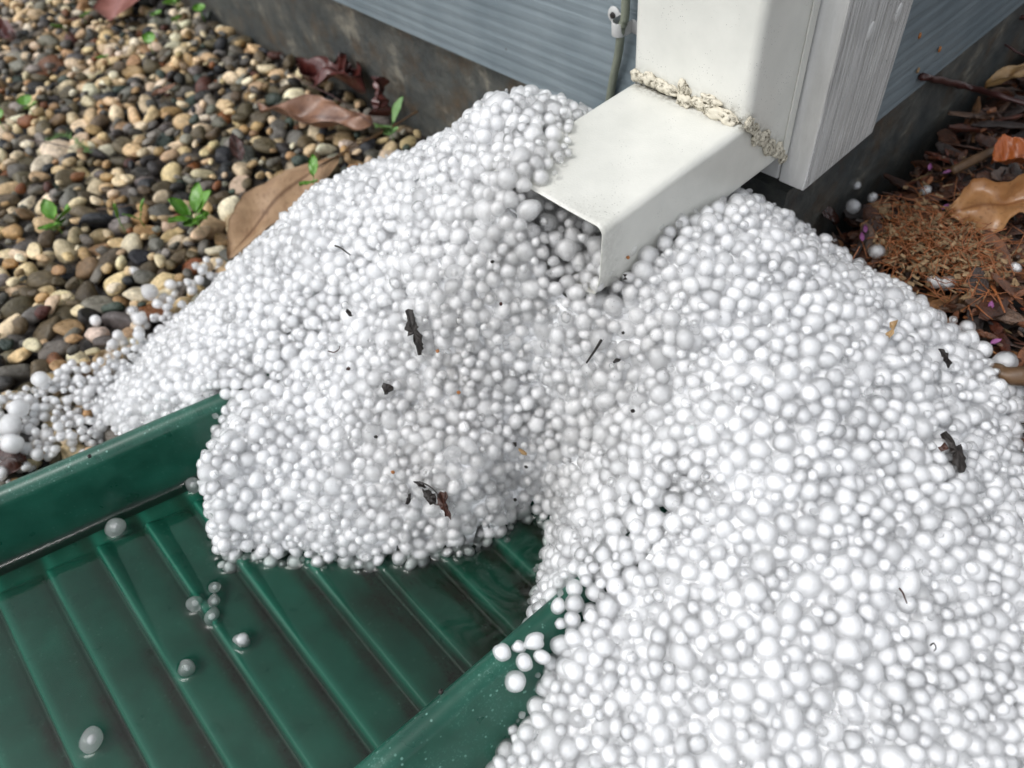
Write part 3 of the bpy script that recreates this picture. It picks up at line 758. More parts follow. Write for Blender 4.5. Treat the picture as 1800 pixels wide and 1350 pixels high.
def stone_shapes(n, sub, kind, seed):
    r_ = np.random.default_rng(seed); out = []
    V0, F0 = ICO[sub]
    for k in range(n):
        V = V0.copy()
        if kind == 'hail':
            amp = .075
            for _ in range(6):
                d = r_.standard_normal(3); d /= np.linalg.norm(d); f_ = r_.uniform(1.5, 5.5)
                V = V * (1 + amp * r_.random() * np.cos(f_ * (V0 @ d) + r_.uniform(0, 6)))[:, None]
            if r_.random() < .55:                         # a drawn-out point, as on many hailstones
                d = r_.standard_normal(3); d /= np.linalg.norm(d); c = np.clip(V0 @ d, 0, 1)
                V = V + d * (r_.uniform(.12, .42) * c ** r_.uniform(5, 10))[:, None]
            V = V * r_.uniform(.76, 1.12, 3)
        else:
            for _ in range(7):
                d = r_.standard_normal(3); d /= np.linalg.norm(d); f_ = r_.uniform(1.5, 4.2)
                V = V * (1 + .10 * r_.random() * np.cos(f_ * (V0 @ d) + r_.uniform(0, 6)))[:, None]
            for _ in range(int(r_.integers(2, 7))):       # worn flat faces
                d = r_.standard_normal(3); d /= np.linalg.norm(d); h = r_.uniform(.58, .88); t = V @ d
                V = V - d * (np.maximum(t - h, 0) * .88)[:, None]
            V = V * np.array([r_.uniform(1.05, 1.5), r_.uniform(.8, 1.1), r_.uniform(.6, .85)])
        out.append(V)
    return out, F0
def rand_rots(n, flat=False):
    if flat:
        a = rng.uniform(0, 2 * math.pi, n); t = rng.normal(0, .35, n); u = rng.normal(0, .35, n)
        R = np.zeros((n, 3, 3))
        for q in range(n): R[q] = np.array(Matrix.Rotation(a[q], 3, 'Z') @ Matrix.Rotation(t[q], 3, 'X') @ Matrix.Rotation(u[q], 3, 'Y'))
        return R
    q = rng.standard_normal((n, 4)); q /= np.linalg.norm(q, axis=1, keepdims=True); w_, x, y, z = q.T
    return np.stack([np.stack([1 - 2 * (y * y + z * z), 2 * (x * y - z * w_), 2 * (x * z + y * w_)], 1),
                     np.stack([2 * (x * y + z * w_), 1 - 2 * (x * x + z * z), 2 * (y * z - x * w_)], 1),
                     np.stack([2 * (x * z - y * w_), 2 * (y * z + x * w_), 1 - 2 * (x * x + y * y)], 1)], 1)
def batch(S, shapes, Fc, R, ids):
    nv = len(shapes[0]); V = np.empty((len(S), nv, 3)); sh = np.stack(shapes)[ids]
    V = np.einsum('nij,nvj->nvi', R, sh) * S[:, 3][:, None, None] + S[:, None, :3]
    Fa = (Fc[None] + (np.arange(len(S)) * nv)[:, None, None]).reshape(-1, 3)
    return V.reshape(-1, 3), Fa, nv

NSH = 40
HS3, HF3 = stone_shapes(NSH, 3, 'hail', 5); HS2, HF2 = stone_shapes(NSH, 2, 'hail', 5)
clar = np.clip(rng.beta(1.9, 2.5, len(balls)), 0, 1); clar[rng.random(len(balls)) < .08] = rng.uniform(.75, 1.0)
clar = np.where(balls[:, 3] < .003, np.maximum(clar, rng.random(len(balls))), clar) if len(balls) else clar
order = np.argsort(-(cnt * inframe))
single = set(order[:300].tolist())
R_h = rand_rots(len(balls)); id_h = rng.integers(0, NSH, len(balls))
def stones_mesh(groups):
    """groups of (stones, shapes, faces, rotations, shape ids, clar): each stone a clear shell round a white core"""
    Vs, Fs, Cs, Ms = [], [], [], []; nb = 0; V2, F2 = ICO[2]
    for S, shp, fc, R, ids, cl in groups:
        if not len(S): continue
        V, Fa, nv = batch(S, shp, fc, R, ids); Vs.append(V); Fs.append(Fa + nb); nb += len(V); Cs.append(np.repeat(cl, nv)); Ms.append(np.repeat(np.where(cl > .80, 3, 0), len(fc)).astype(np.int32))
        k = S[:, 3] > .0024
        if k.any():
            Q = S[k].copy(); fr = (.82 - .24 * cl[k]) * np.where(cl[k] > .9, .55, 1.0); off = rng.normal(0, .04, (len(Q), 3)) * Q[:, 3:4]; Q[:, :3] += off; Q[:, 3] *= fr
            V, Fa, nv = batch(Q, HS2, HF2, R[k], ids[k]); Vs.append(V); Fs.append(Fa + nb); nb += len(V); Cs.append(np.zeros(len(V))); Ms.append(np.ones(len(Fa), np.int32))
    return Vs, Fs, Cs, Ms, nb
CHAN = np.array([(-.05, -.17), (-.075, -.24), (-.075, -.30), (-.04, -.30), (-.01, -.25), (.0, -.20)])
def grit_shade_at(V):                                          # the hollow between the mounds: runoff grit plus painted shade
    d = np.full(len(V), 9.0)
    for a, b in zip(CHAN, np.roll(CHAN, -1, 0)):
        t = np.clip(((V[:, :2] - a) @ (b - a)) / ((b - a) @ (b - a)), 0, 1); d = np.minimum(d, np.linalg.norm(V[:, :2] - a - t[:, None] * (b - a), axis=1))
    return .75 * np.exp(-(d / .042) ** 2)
def hail_mesh(name, Vs, Fs, Cs, Ms, off=None):
    V = np.vstack(Vs)
    if off is not None: V = V - off
    me = mk_mesh(name, V, np.vstack(Fs), M['shell'], True, {'clar': ('FLOAT', np.concatenate(Cs)), 'soil': ('FLOAT', grit_shade_at(np.vstack(Vs)))}); me.materials.append(M['core']); me.materials.append(M['packed']); me.materials.append(M['glassy'])  # 'soil' holds runoff grit plus the hollow's painted shade
    me.polygons.foreach_set('material_index', np.concatenate(Ms)); return me
# the many small and half-buried stones: one mass
rest = np.array([q for q in range(len(balls)) if q not in single and anyv[q]])
big = rest[(cnt[rest] > 12)]; small = rest[(cnt[rest] <= 12)]
Vs, Fs, Cs, Ms, nb = stones_mesh([(balls[g], sh, fc, R_h[g], id_h[g], clar[g]) for g, sh, fc in ((big, HS3, HF3), (small, HS2, HF2))])
# the packed ice just under the outer stones
UX, UY = np.meshgrid(HX[::2], HY[::2]); UZ = HZ[::2, ::2]
ux, uy = gX[::2, ::2], gY[::2, ::2]; nl = np.sqrt(1 + ux ** 2 + uy ** 2)
lowered = UZ - .0110 * np.minimum(nl, 2.4)
in_pipe = (UX > XL - .008) & (UX < XR + .006) & (UY > -.194)
lowered = np.where(in_pipe, np.minimum(lowered, .012), lowered)
lowered = np.where(UY > .012, -.2, lowered)
for yy_off in (0,):
    nearl = (np.abs(UX - (xl(UY) - .009)) < .016) & (UY < Y1); nearr = (np.abs(UX - (xr(UY) + .009)) < .016) & (UY < Y1)
    lowered = np.where((nearl | nearr), np.minimum(lowered, CREST - .012), lowered)
    lowered = np.where(nearl | nearr, np.where(UZ > CREST + .012, lowered, -.2), lowered)
lowered = np.where(lowered < GZ[::2, ::2] + .002, -.2, lowered)
ny_, nx_ = UX.shape; i = np.arange((nx_ - 1) * (ny_ - 1)); a_ = (i // (nx_ - 1)) * nx_ + i % (nx_ - 1)
Q4 = np.stack([a_, a_ + 1, a_ + nx_ + 1, a_ + nx_], 1); lz = lowered.ravel(); Q4 = Q4[(lz[Q4] > -.19).all(1)]
T3 = np.concatenate([Q4[:, [0, 1, 2]], Q4[:, [0, 2, 3]]])
Vs.append(np.stack([UX.ravel(), UY.ravel(), lz], 1)); Fs.append(T3 + nb); Cs.append(np.zeros(lz.size)); Ms.append(np.full(len(T3), 2, np.int32)); nb += lz.size
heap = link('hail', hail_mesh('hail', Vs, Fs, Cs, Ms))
tag(heap, 'heaped white hail, the mass of smaller and half buried stones packed around the larger ones', kind='stuff')
# each of the largest stones in view by itself
def add_stone(p, r, R, k, cl):
    S1 = np.array([[p[0], p[1], p[2], r]]); Vs, Fs, Cs, Ms, _ = stones_mesh([(S1, HS3, HF3, R[None], np.array([k]), np.array([cl]))])
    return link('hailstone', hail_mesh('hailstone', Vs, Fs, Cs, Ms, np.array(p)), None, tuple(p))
for q in order[:300]:
    o = add_stone(balls[q, :3], balls[q, 3], R_h[q], int(id_h[q]), clar[q]); x, y = balls[q, 0], balls[q, 1]
    if x < -.10 and hx[q] < 900: tag(o, 'large frosty hailstone on the left mound, between gravel and downspout mouth', 'hailstone', 'large hailstones on the left mound')
    elif hx[q] < 1060: tag(o, 'large frosty hailstone in the hollow leading from the downspout mouth to the splash block', 'hailstone', 'large hailstones in the hollow under the downspout mouth')
    else: tag(o, 'large frosty hailstone on the broad right mound below the corner board', 'hailstone', 'large hailstones on the right mound')

# stones set apart from the heap
def lone(px, z, rad_px, label, group=None, clr=.35, sc=None):
    p = at(px, z); dist = np.linalg.norm(p - CAM); r = rad_px * dist / F
    q = add_stone(p, r, rand_rots(1)[0], int(rng.integers(0, NSH)), clr); tag(q, label, 'hailstone', group); return q, p, r
floaters = []
for px, rp, lab in (((203, 927), 16, 'clear hailstone floating against the left wall of the splash block'),
                    ((343, 1060), 15, 'hailstone floating in the trough, leftmost of a cluster of four'),
                    ((376, 1056), 13, 'small hailstone floating in the trough, between three others of its cluster'),
                    ((378, 1032), 12, 'small clear hailstone floating in the trough, nearest the heap in a cluster of four'),
                    ((372, 1084), 14, 'hailstone floating in the trough, lowest of a cluster of four'),
                    ((427, 1126), 16, 'round hailstone floating alone to the right of the cluster of four'),
                    ((328, 1173), 16, 'white pointed hailstone floating in the trough just below the cluster of four'),
                    ((160, 1301), 18, 'oval white hailstone floating alone near the bottom left corner of the trough'),
                    ((340, 853), 15, 'hailstone floating between the heap and the left wall of the splash block')):
    q, p, r = lone(px, WATER + .0008, rp * .9, lab, clr=random.choice([.86, .93, .82, .96])); floaters.append((p[0], p[1], r))
RZ = CREST + .004
for px, z, rp, lab in (((882, 1147), RZ, 16, 'round white hailstone resting alone on the right rim of the splash block'),
                       ((912, 1137), RZ - .001, 10, 'small clear hailstone on the right rim, between two round white ones'),
                       ((939, 1128), RZ + .001, 17, 'round white hailstone on the right rim next to the heap'),
                       ((921, 1163), RZ - .001, 15, 'oblong white hailstone on the right rim, below the row of three'),
                       ((953, 1155), RZ - .002, 15, 'greyish hailstone on the right rim, tucked against the heap'),
                       ((907, 1198), RZ - .010, 19, 'pointed white hailstone on the outer slope of the right rim'),
                       ((857, 1281), -.098, 8, 'tiny clear hailstone clinging to the outer right wall of the splash block')):
    lone(px, z, rp, lab, clr=random.choice([.2, .3, .15, .4]))

# ---------------------------------------------------------------- water in the block
nx = 380; ys = np.linspace(-.64, -.25, 480); V = []
for y in ys:
    a, b = xl(y) + .0062, xr(y) - .0062
    for t in (np.linspace(0, 1, nx) * .6 + .4 * (.5 - .5 * np.cos(np.linspace(0, math.pi, nx)))): V.append((a + (b - a) * t, y, WATER))
V = np.array(V)
dl = V[:, 0] - (xl(V[:, 1]) + .0062); dr = (xr(V[:, 1]) - .0062) - V[:, 0]
men = .0034 * np.exp(-dl / .0019) + .0026 * np.exp(-dr / .0019)
for (fx, fy, r) in floaters:
    d = np.hypot(V[:, 0] - fx, V[:, 1] - fy) - r * .8; men += .0024 * np.exp(-np.maximum(d, 0) / .0017)
fd = np.full(len(V), 1.0)                               # stones of the heap's foot standing in the water
foot = balls[(balls[:, 2] < WATER + .006) & (balls[:, 2] + balls[:, 3] > WATER) & (balls[:, 1] < -.25)]
for (bx, by, bz, br) in foot:
    m = (np.abs(V[:, 0] - bx) < .02) & (np.abs(V[:, 1] - by) < .02)
    fd[m] = np.minimum(fd[m], np.hypot(V[m, 0] - bx, V[m, 1] - by) - br * .9)
men += .0024 * np.exp(-np.maximum(fd, 0) / .0018)
fz = floor_z(V[:, 0], V[:, 1]); film = np.maximum(fz + .0005 - WATER, 0)   # a film over the ribs that stand proud
V[:, 2] += np.minimum(men, .0034) + film
V[:, 2] += .00018 * np.sin(V[:, 0] * 70 + 2 * np.sin(V[:, 1] * 45)) * np.sin(V[:, 1] * 62)
i = np.arange((nx - 1) * (len(ys) - 1)); a_ = (i // (nx - 1)) * nx + i % (nx - 1)
tag(link('water', mk_mesh('water', V, np.stack([a_, a_ + 1, a_ + nx + 1, a_ + nx], 1), M['water'])), 'shallow clear water standing over the ribs of the green splash block', kind='structure')

# ---------------------------------------------------------------- gravel stones
PAL = [((.66, .50, .29), 'cream'), ((.76, .63, .43), 'cream'), ((.82, .73, .57), 'white'), ((.42, .27, .13), 'tan'), ((.26, .17, .09), 'tan'), ((.20, .075, .025), 'rust'),
       ((.15, .14, .12), 'grey'), ((.085, .08, .072), 'grey'), ((.24, .225, .195), 'grey'), ((.018, .020, .024), 'black'), ((.03, .028, .026), 'black'), ((.11, .088, .052), 'olive'), ((.11, .085, .05), 'olive'), ((.045, .065, .052), 'green'), ((.075, .025, .018), 'maroon')]
PW = np.array([16, 16, 9, 8, 3, 2.5, 9, 7, 7, 5, 5, 8, 8, 2.5, 1.5]); PW /= PW.sum()
LBL = {'cream': 'larger smooth cream pebble in the wet gravel bed', 'white': 'larger whitish pebble in the wet gravel bed', 'tan': 'larger tan brown pebble in the wet gravel bed', 'rust': 'larger rusty orange pebble in the wet gravel bed',
       'grey': 'larger grey pebble in the wet gravel bed', 'black': 'larger nearly black wet pebble in the gravel bed', 'olive': 'larger olive brown pebble in the wet gravel bed', 'green': 'larger dark green pebble in the wet gravel bed', 'maroon': 'larger dark red brown pebble in the wet gravel bed'}
gcnt, gany = visible(gravel)
PS3, PF3 = stone_shapes(24, 3, 'pebble', 8); PS2, PF2 = stone_shapes(24, 2, 'pebble', 8)
gpx, gpy, gd_ = project(gravel[:, :3]); gin = (gpx > -10) & (gpx < 1500) & (gpy > -10) & (gpy < 900)
hid = hz(gravel[:, 0], gravel[:, 1]) > gravel[:, 2] + .004
# seen past the heap?  march the sight lines
def behind_heap(P):
    out = np.zeros(len(P), bool); tt = np.linspace(.35, .98, 60)
    for t in tt:
        Q = CAM + (P - CAM) * t; out |= (Q[:, 0] > HX[0]) & (Q[:, 0] < HX[-1]) & (Q[:, 1] > HY[0]) & (Q[:, 1] < HY[-1]) & (hz(Q[:, 0], Q[:, 1]) > Q[:, 2])
    return out
gord = np.argsort(-(gcnt * gin * ~behind_heap(gravel[:, :3])))
gcol_i = rng.choice(len(PAL), len(gravel), p=PW)
gcol = np.array([PAL[k][0] for k in gcol_i]) * rng.uniform(.75, 1.25, (len(gravel), 1)) * rng.uniform(.94, 1.06, (len(gravel), 3))
R_g = rand_rots(len(gravel), True); id_g = rng.integers(0, 24, len(gravel))
gs = set(gord[:300].tolist()); rest = np.array([q for q in range(len(gravel)) if q not in gs and not hid[q]])
V, Fa, nv = batch(gravel[rest], PS2, PF2, R_g[rest], id_g[rest])
tag(link('gravel', mk_mesh('gravel', V, Fa, M['pebble'], True, {'tint': ('FLOAT_VECTOR', np.repeat(gcol[rest], nv, 0))} if False else {'tint': ('FLOAT_COLOR', np.repeat(np.c_[gcol[rest], np.ones(len(rest))], nv, 0))})),
    'wet gravel bed, the many smaller mixed pebbles between the larger ones', kind='stuff')
for q in gord[:300]:
    V = (PS3[id_g[q]] @ R_g[q].T) * gravel[q, 3]
    o = link('pebble', mk_mesh('pebble', V, PF3, M['pebble'], True, {'tint': ('FLOAT_COLOR', np.tile(np.r_[gcol[q], 1], (len(V), 1)))}), None, tuple(gravel[q, :3]))
    c = PAL[gcol_i[q]][1]; tag(o, LBL[c], 'pebble', c + ' pebbles in the gravel bed')
# height of the gravel's top, for what lies on it
def top_of(x, y, default=None):
    d = np.hypot(gravel[:, 0] - x, gravel[:, 1] - y); m = d < gravel[:, 3]
    return float((gravel[m, 2] + .75 * np.sqrt(gravel[m, 3] ** 2 - d[m] ** 2)).max()) if m.any() else (-.150 if default is None else default)

# ---------------------------------------------------------------- scattered hail beside the block, on the pebbles
sc_px = []
def in_poly(p, poly):
    c = False; j = len(poly) - 1
    for k in range(len(poly)):
        (x0, y0), (x1, y1) = poly[k], poly[j]
        if (y0 > p[1]) != (y1 > p[1]) and p[0] < (x1 - x0) * (p[1] - y0) / (y1 - y0) + x0: c = not c
        j = k
    return c
polyA = [(-60, 700), (70, 690), (120, 650), (190, 645), (260, 590), (240, 640), (180, 770), (-60, 880)]
polyB = [(190, 600), (240, 540), (300, 500), (350, 470), (400, 430), (330, 560), (230, 660), (190, 650)]
sst = []
occ = []
def drop(x, y, r):
    z = top_of(x, y) + r * .75
    for (a, b, c, s) in occ:
        d = math.hypot(a - x, b - y)
        if d < (r + s) * .95: z = max(z, c + math.sqrt(((r + s) * .95) ** 2 - d * d) * .9)
    return z
rs = random.Random(4)
for poly, n in ((polyA, 300), (polyB, 50)):
    k = 0; tries = 0
    while k < n and tries < 20000:
        tries += 1
        p = (rs.uniform(-60, 420), rs.uniform(420, 880))
        if not in_poly(p, poly): continue
        q = at(p, -.142); r = rs.uniform(.0030, .0056)
        if q[0] > xl(q[1]) - .045: continue
        z = drop(q[0], q[1], r)
        if z > -.133: continue
        occ.append((q[0], q[1], z, r)); k += 1
for (px, py, rr) in ((268, 520, 14), (300, 500, 9), (245, 560, 12), (165, 560, 9), (232, 472, 8), (40, 770, 15), (50, 805, 16), (57, 742, 15), (92, 690, 12)):
    q = at((px, py), -.142); r = rr * np.linalg.norm(q - CAM) / F; occ.append((q[0], q[1], drop(q[0], q[1], r), r))
S = np.array(occ)
Vs, Fs, Cs, Ms, _ = stones_mesh([(S, HS3, HF3, rand_rots(len(S)), rng.integers(0, NSH, len(S)), rng.beta(2.5, 2, len(S)))])
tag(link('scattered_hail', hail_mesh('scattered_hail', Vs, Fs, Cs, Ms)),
    'loose half melted hail scattered on the pebbles left of the green splash block', kind='stuff')

# ---------------------------------------------------------------- leaves
def leaf_mesh(B, T, width, up=(0, 0, 1), camber=.15, curl=.0, lobes=0, wav=.004, seed=0, peak=.45, nu=44, nv_=18, off=0.0, veins=7, thick=.0004):
    B = np.array(B, float); T = np.array(T, float); ax = T - B; L = np.linalg.norm(ax); ax /= L
    up = np.array(up, float); side = np.cross(up, ax); side /= np.linalg.norm(side); up = np.cross(ax, side)
    r_ = np.random.default_rng(seed); V = []; vein = []
    ph = r_.uniform(0, 6, 4)
    for iu in range(nu + 1):
        u = iu / nu
        w_ = (math.sin(math.pi * min(1, u) ** (math.log(.5) / math.log(peak)))) ** .75 * width / 2 if 0 < u < 1 else 1e-5
        if lobes: w_ *= 1 + .28 * math.sin(lobes * 2 * math.pi * u + ph[0]) * min(1, 4 * u * (1 - u) * 2)
        w_ *= 1 + .05 * math.sin(23 * u + ph[1]) + .03 * math.sin(61 * u + ph[2])
        for iv in range(nv_ + 1):
            v = iv / nv_ * 2 - 1
            h = camber * width * (v * v) * .5 - curl * L * (u - .4) ** 2 + wav * math.sin(6 * u + 3 * v + ph[3]) + wav * .5 * math.sin(13 * u - 4 * v + ph[0])
            V.append(B + ax * (u * L) + side * (v * w_ + off * width * math.sin(math.pi * u)) + up * h)
            m = math.exp(-(v * w_ / .0011) ** 2); s = ((u * veins - abs(v) * 1.1) % 1.0); s = math.exp(-((min(s, 1 - s)) / .055) ** 2) * (1 - abs(v)) * .6
            vein.append(min(1, m + s))
    n = nv_ + 1; V = np.array(V); top = len(V)
    V = np.vstack([V, V - up * thick]); vein = vein + vein
    Fc = []
    for iu in range(nu):
        for iv in range(nv_):
            a = iu * n + iv; Fc.append((a, a + 1, a + n + 1, a + n)); Fc.append((a + top, a + n + top, a + n + 1 + top, a + 1 + top))
    edge = [iu * n for iu in range(nu + 1)], [iu * n + nv_ for iu in range(nu + 1)]
    for e, fl in ((edge[0], 1), (edge[1], 0)):
        for a, b in zip(e, e[1:]): Fc.append((a, b, b + top, a + top) if fl == 0 else (b, a, a + top, b + top))
    return V, Fc, vein
def leaf(name, label, cat, B, T, width, mat, stem=None, **k):
    root = empty(name, tuple(B)); tag(root, label, cat)
    V, Fc, vn = leaf_mesh(B, T, width, **k); part('blade', V, Fc, M[mat], root, True, {'vein': ('FLOAT', vn)})
    if stem is not None:
        V, Fc = tube_path(spline([B] + stem, 6), np.linspace(.0011, .0007, 6 * len(stem) + 1)); part('stem', V, Fc, M['twig_brown'], root)
    return root
G = -.142
leaf('fallen_leaf', 'large tan brown leaf lying on the gravel, its lower edge buried under the left mound', 'leaf', at((596, 276), -.122), at((402, 458), -.137), .066, 'leaf_tan',
     stem=[at((625, 250), -.12), at((665, 240), -.125)], camber=.10, seed=2, wav=.003, off=-.28, peak=.5, up=(.1, -.25, 1))
leaf('fallen_leaf', 'pink red wet leaf with scalloped edge at the top left of the gravel', 'leaf', at((215, -85), -.128), at((196, 40), -.120), .10, 'leaf_red', camber=.12, lobes=3, seed=5, wav=.004, off=.12)
leaf('fallen_leaf', 'crumpled dark maroon leaf against the concrete foundation', 'leaf', at((640, 150), -.112), at((525, 118), -.125), .048, 'leaf_maroon', camber=.5, lobes=4, seed=8, wav=.009, curl=.15)
leaf('fallen_leaf', 'upright curled maroon leaf fragment behind the crumpled leaf by the foundation', 'leaf', at((625, 128), -.118), at((590, 105), -.100), .03, 'leaf_maroon', camber=.7, lobes=2, seed=18, wav=.007)
leaf('fallen_leaf', 'faded pink brown leaf on pebbles just below the crumpled maroon leaf', 'leaf', at((655, 215), -.130), at((455, 190), -.122), .045, 'leaf_pink', stem=None, camber=.2, lobes=2, seed=12, wav=.006)
leaf('fallen_leaf', 'shredded reddish leaf leaning on the foundation right of the crumpled maroon leaf', 'leaf', at((678, 205), -.135), at((672, 135), -.085), .024, 'leaf_maroon', camber=.8, lobes=5, seed=22, wav=.007)
leaf('fallen_leaf', 'dark brown shiny leaf at the left edge beside the splash block rim', 'leaf', at((-45, 790), -.130), at((34, 812), -.128), .034, 'leaf_dark', camber=-.3, seed=6, wav=.002)
leaf('fallen_leaf', 'curled brown leaf scraps at the left edge of the gravel', 'leaf', at((-20, 40), -.132), at((28, 70), -.125), .03, 'leaf_maroon', camber=.5, seed=16, wav=.006)
leaf('fallen_leaf', 'narrow brown leaf among pebbles in the upper middle of the gravel', 'leaf', at((268, 168), -.136), at((312, 148), -.134), .014, 'leaf_pink', camber=.3, seed=26, wav=.001)
leaf('fallen_leaf', 'thin rusty leaf standing among dark pebbles left of the big tan leaf', 'leaf', at((425, 285), -.135), at((408, 235), -.128), .016, 'leaf_dark', camber=.3, seed=27, wav=.001)

# ---------------------------------------------------------------- weeds
def weed(label, px, z, leaves, mat='weed', h=.012):
    b = at(px, z); root = empty('weed_seedling', tuple(b)); tag(root, label, 'weed')
    for k, (dx, dy, L, wd, lift) in enumerate(leaves):
        L *= 1.6; wd *= 1.8; p0 = b + np.array([0, 0, h * .5]); d = at((px[0] + dx, px[1] + dy), z + h) - b; nrm = np.linalg.norm(d)
        tip = p0 + d / nrm * L + np.array([0, 0, lift])
        start = p0 + (tip - p0) * .18
        V, Fc, vn = leaf_mesh(start, tip, wd, camber=.25, seed=k + int(px[0]), wav=.0007, nu=16, nv_=8, peak=.5, veins=4, curl=.12)
        part('leaf', V, Fc, M[mat], root, True, {'vein': ('FLOAT', vn)})
        V, Fc = tube_path([b - np.array([0, 0, .006]), p0, start], .0006, 6); part('stem', V, Fc, M[mat], root)
weed('small pale green two leaved seedling behind the top of the left mound', (690, 240), -.128, [(22, -40, .020, .0085, .009), (-35, -4, .017, .011, .001), (22, 25, .012, .008, .0), (-12, 30, .014, .008, -.002)], 'weed_pale', .02)
weed('green seedling cluster on the gravel between the large tan leaf and the splash block', (348, 395), -.135, [(-40, 5, .020, .0105, .002), (25, -30, .021, .012, .008), (35, 5, .019, .011, .004), (-10, 22, .017, .011, .001), (10, -42, .021, .009, .010), (18, 22, .016, .010, .002), (-28, -18, .017, .010, .006), (44, -12, .013, .008, .004)], 'weed', .014)
weed('green seedling at the far left of the gravel, below a feathery sprig', (104, 402), -.135, [(25, -18, .020, .013, .006), (-18, 14, .018, .013, .002), (20, 12, .015, .011, .003), (-10, -25, .015, .009, .006), (2, 20, .012, .009, .0)], 'weed', .012)
weed('single small green leaf pair standing on the large tan leaf', (553, 325), -.122, [(4, -32, .016, .006, .010), (-24, 6, .013, .006, .001), (10, 4, .007, .004, .002)], 'weed', .008)
for k, (px, py, lab, lv) in enumerate(((148, 35, 'tiny round green leaf right beside the pink red leaf', 1), (118, 56, 'tiny green leaf a little below the pink red leaf', 1),
     (272, 30, 'round green leaf right of the pink red leaf', 1), (314, 14, 'bright green leaf tuft at the top edge of the gravel', 3), (357, 30, 'dark green leaf near the foundation end of the gravel', 1),
     (312, 45, 'drooping green leaf under the bright tuft at the top edge', 1), (54, 196, 'small green sprout at the left side of the gravel', 2), (4, 222, 'green leaf at the very left edge of the gravel', 1),
     (190, 106, 'tiny green speck of a seedling in the upper gravel', 1), (267, 88, 'tiny green leaf between cream pebbles in the upper gravel', 1), (250, 392, 'thin grassy sprout between two dark pebbles left of the seedling cluster', 2), (215, 398, 'thin grassy blade left of the thin sprout', 1))):
    rr = random.Random(k)
    weed(lab, (px, py), -.134, [(rr.uniform(-30, 30), rr.uniform(-35, 5), .014, .011 if k < 10 else .003, rr.uniform(.0, .006)) for _ in range(lv)], 'weed', .010)
# feathery sprig
root = empty('feathery_sprig', tuple(at((110, 245), -.132))); tag(root, 'feathery fine leaved green sprig on the gravel above the far left seedling', 'weed')
V, Fc = tube_path(spline([at((85, 248), -.134), at((115, 238), -.126), at((140, 252), -.126), at((160, 268), -.130)], 6), .0006, 6); part('stem', V, Fc, M['weed_pale'], root)
V, Fc = [], []
rr = random.Random(3); path = spline([at((85, 248), -.134), at((115, 238), -.126), at((140, 252), -.126), at((160, 268), -.130)], 14)
for p in path:
    for _ in range(3):
        d = np.array([rr.uniform(-1, 1), rr.uniform(-1, 1), rr.uniform(-.1, .7)]); d = d / np.linalg.norm(d) * rr.uniform(.004, .011)
        v_, f_ = tube_path([p, p + d * .5, p + d], [.0004, .0003, .0001], 4); b = len(V); V += [tuple(x) for x in v_]; Fc += [tuple(j + b for j in q) for q in f_]
part('fronds', V, Fc, M['weed_pale'], root)
# thin twigs on the gravel
def twig(label, P, r0, r1, mat='twig', name='twig', cat='twig', side=()):
    Q = spline(P, 8); root = empty(name, tuple(P[0])); tag(root, label, cat)
    V, Fc = tube_path(Q, np.linspace(r0, r1, len(Q)), 9); V = np.array(V); V += (fbm(V, 120, 7, 2) * r0 * .5)[:, None] * np.array([.5, .5, 1])
    part('stalk', V, Fc, M[mat], root)
    for S_ in side:
        q = spline(S_, 6); V, Fc = tube_path(q, np.linspace(r1, r1 * .4, len(q)), 7); part('side_twig', V, Fc, M[mat], root)
twig('long thin yellowish stem running from the pale seedling down to the large tan leaf', [at((735, 195), -.118), at((680, 228), -.122), at((622, 258), -.118), at((560, 292), -.118)], .0011, .0009, 'twig_brown')
twig('thin dark stem lying across pebbles near the feathery sprig', [at((50, 246), -.132), at((90, 252), -.128), at((128, 262), -.130)], .0009, .0006)
twig('fine pale stem across dark pebbles above the green seedling cluster', [at((168, 368), -.136), at((210, 364), -.132), at((250, 356), -.134)], .0007, .0005, 'twig_brown')
twig('fine twig behind the faded pink brown leaf', [at((505, 128), -.128), at((545, 150), -.118), at((590, 172), -.115), at((655, 218), -.122)], .0008, .0005)

# ---------------------------------------------------------------- mulch bed
def chip_mesh(L, W_, T_, seed):
    r_ = np.random.default_rng(seed); nl = 10; V = []
    for k in range(nl + 1):
        u = k / nl; w_ = W_ * (1 - .65 * abs(2 * u - 1) ** r_.uniform(2.0, 5)) * r_.uniform(.82, 1.1) / 2; t_ = T_ * (1 - .4 * abs(2 * u - 1) ** 3) * r_.uniform(.8, 1.1) / 2
        bx = .10 * L * math.sin(u * 3 + r_.uniform(0, .3)) * .3
        for (a, b) in ((-1, -.6), (-.5, -1), (.5, -1), (1, -.5), (1, .5), (.4, 1), (-.5, .9), (-1, .6)):
            V.append((L * (u - .5) + r_.normal(0, L * .004), a * w_ + bx + r_.normal(0, W_ * .03), b * t_ + r_.normal(0, T_ * .05)))
    Fc = [(k * 8 + j, k * 8 + (j + 1) % 8, (k + 1) * 8 + (j + 1) % 8, (k + 1) * 8 + j) for k in range(nl) for j in range(8)] + [tuple(range(8))[::-1], tuple(nl * 8 + j for j in range(8))]
    return np.array(V), Fc
MP = [(.055, .022, .012), (.10, .040, .020), (.15, .060, .028), (.026, .013, .009), (.11, .028, .012), (.22, .085, .032), (.30, .15, .06), (.11, .065, .042)]
MW = np.array([6, 6, 4, 6, 3, 2, 1, 3.]); MW /= MW.sum()
chips = []
rr = np.random.default_rng(21)
def mulch_ok(x, y):
    return (y > -.34 and x > -.019 and not (x < .0 and y < .03)) and x < .80 and y < 1.0
n_ch = 0; tries = 0
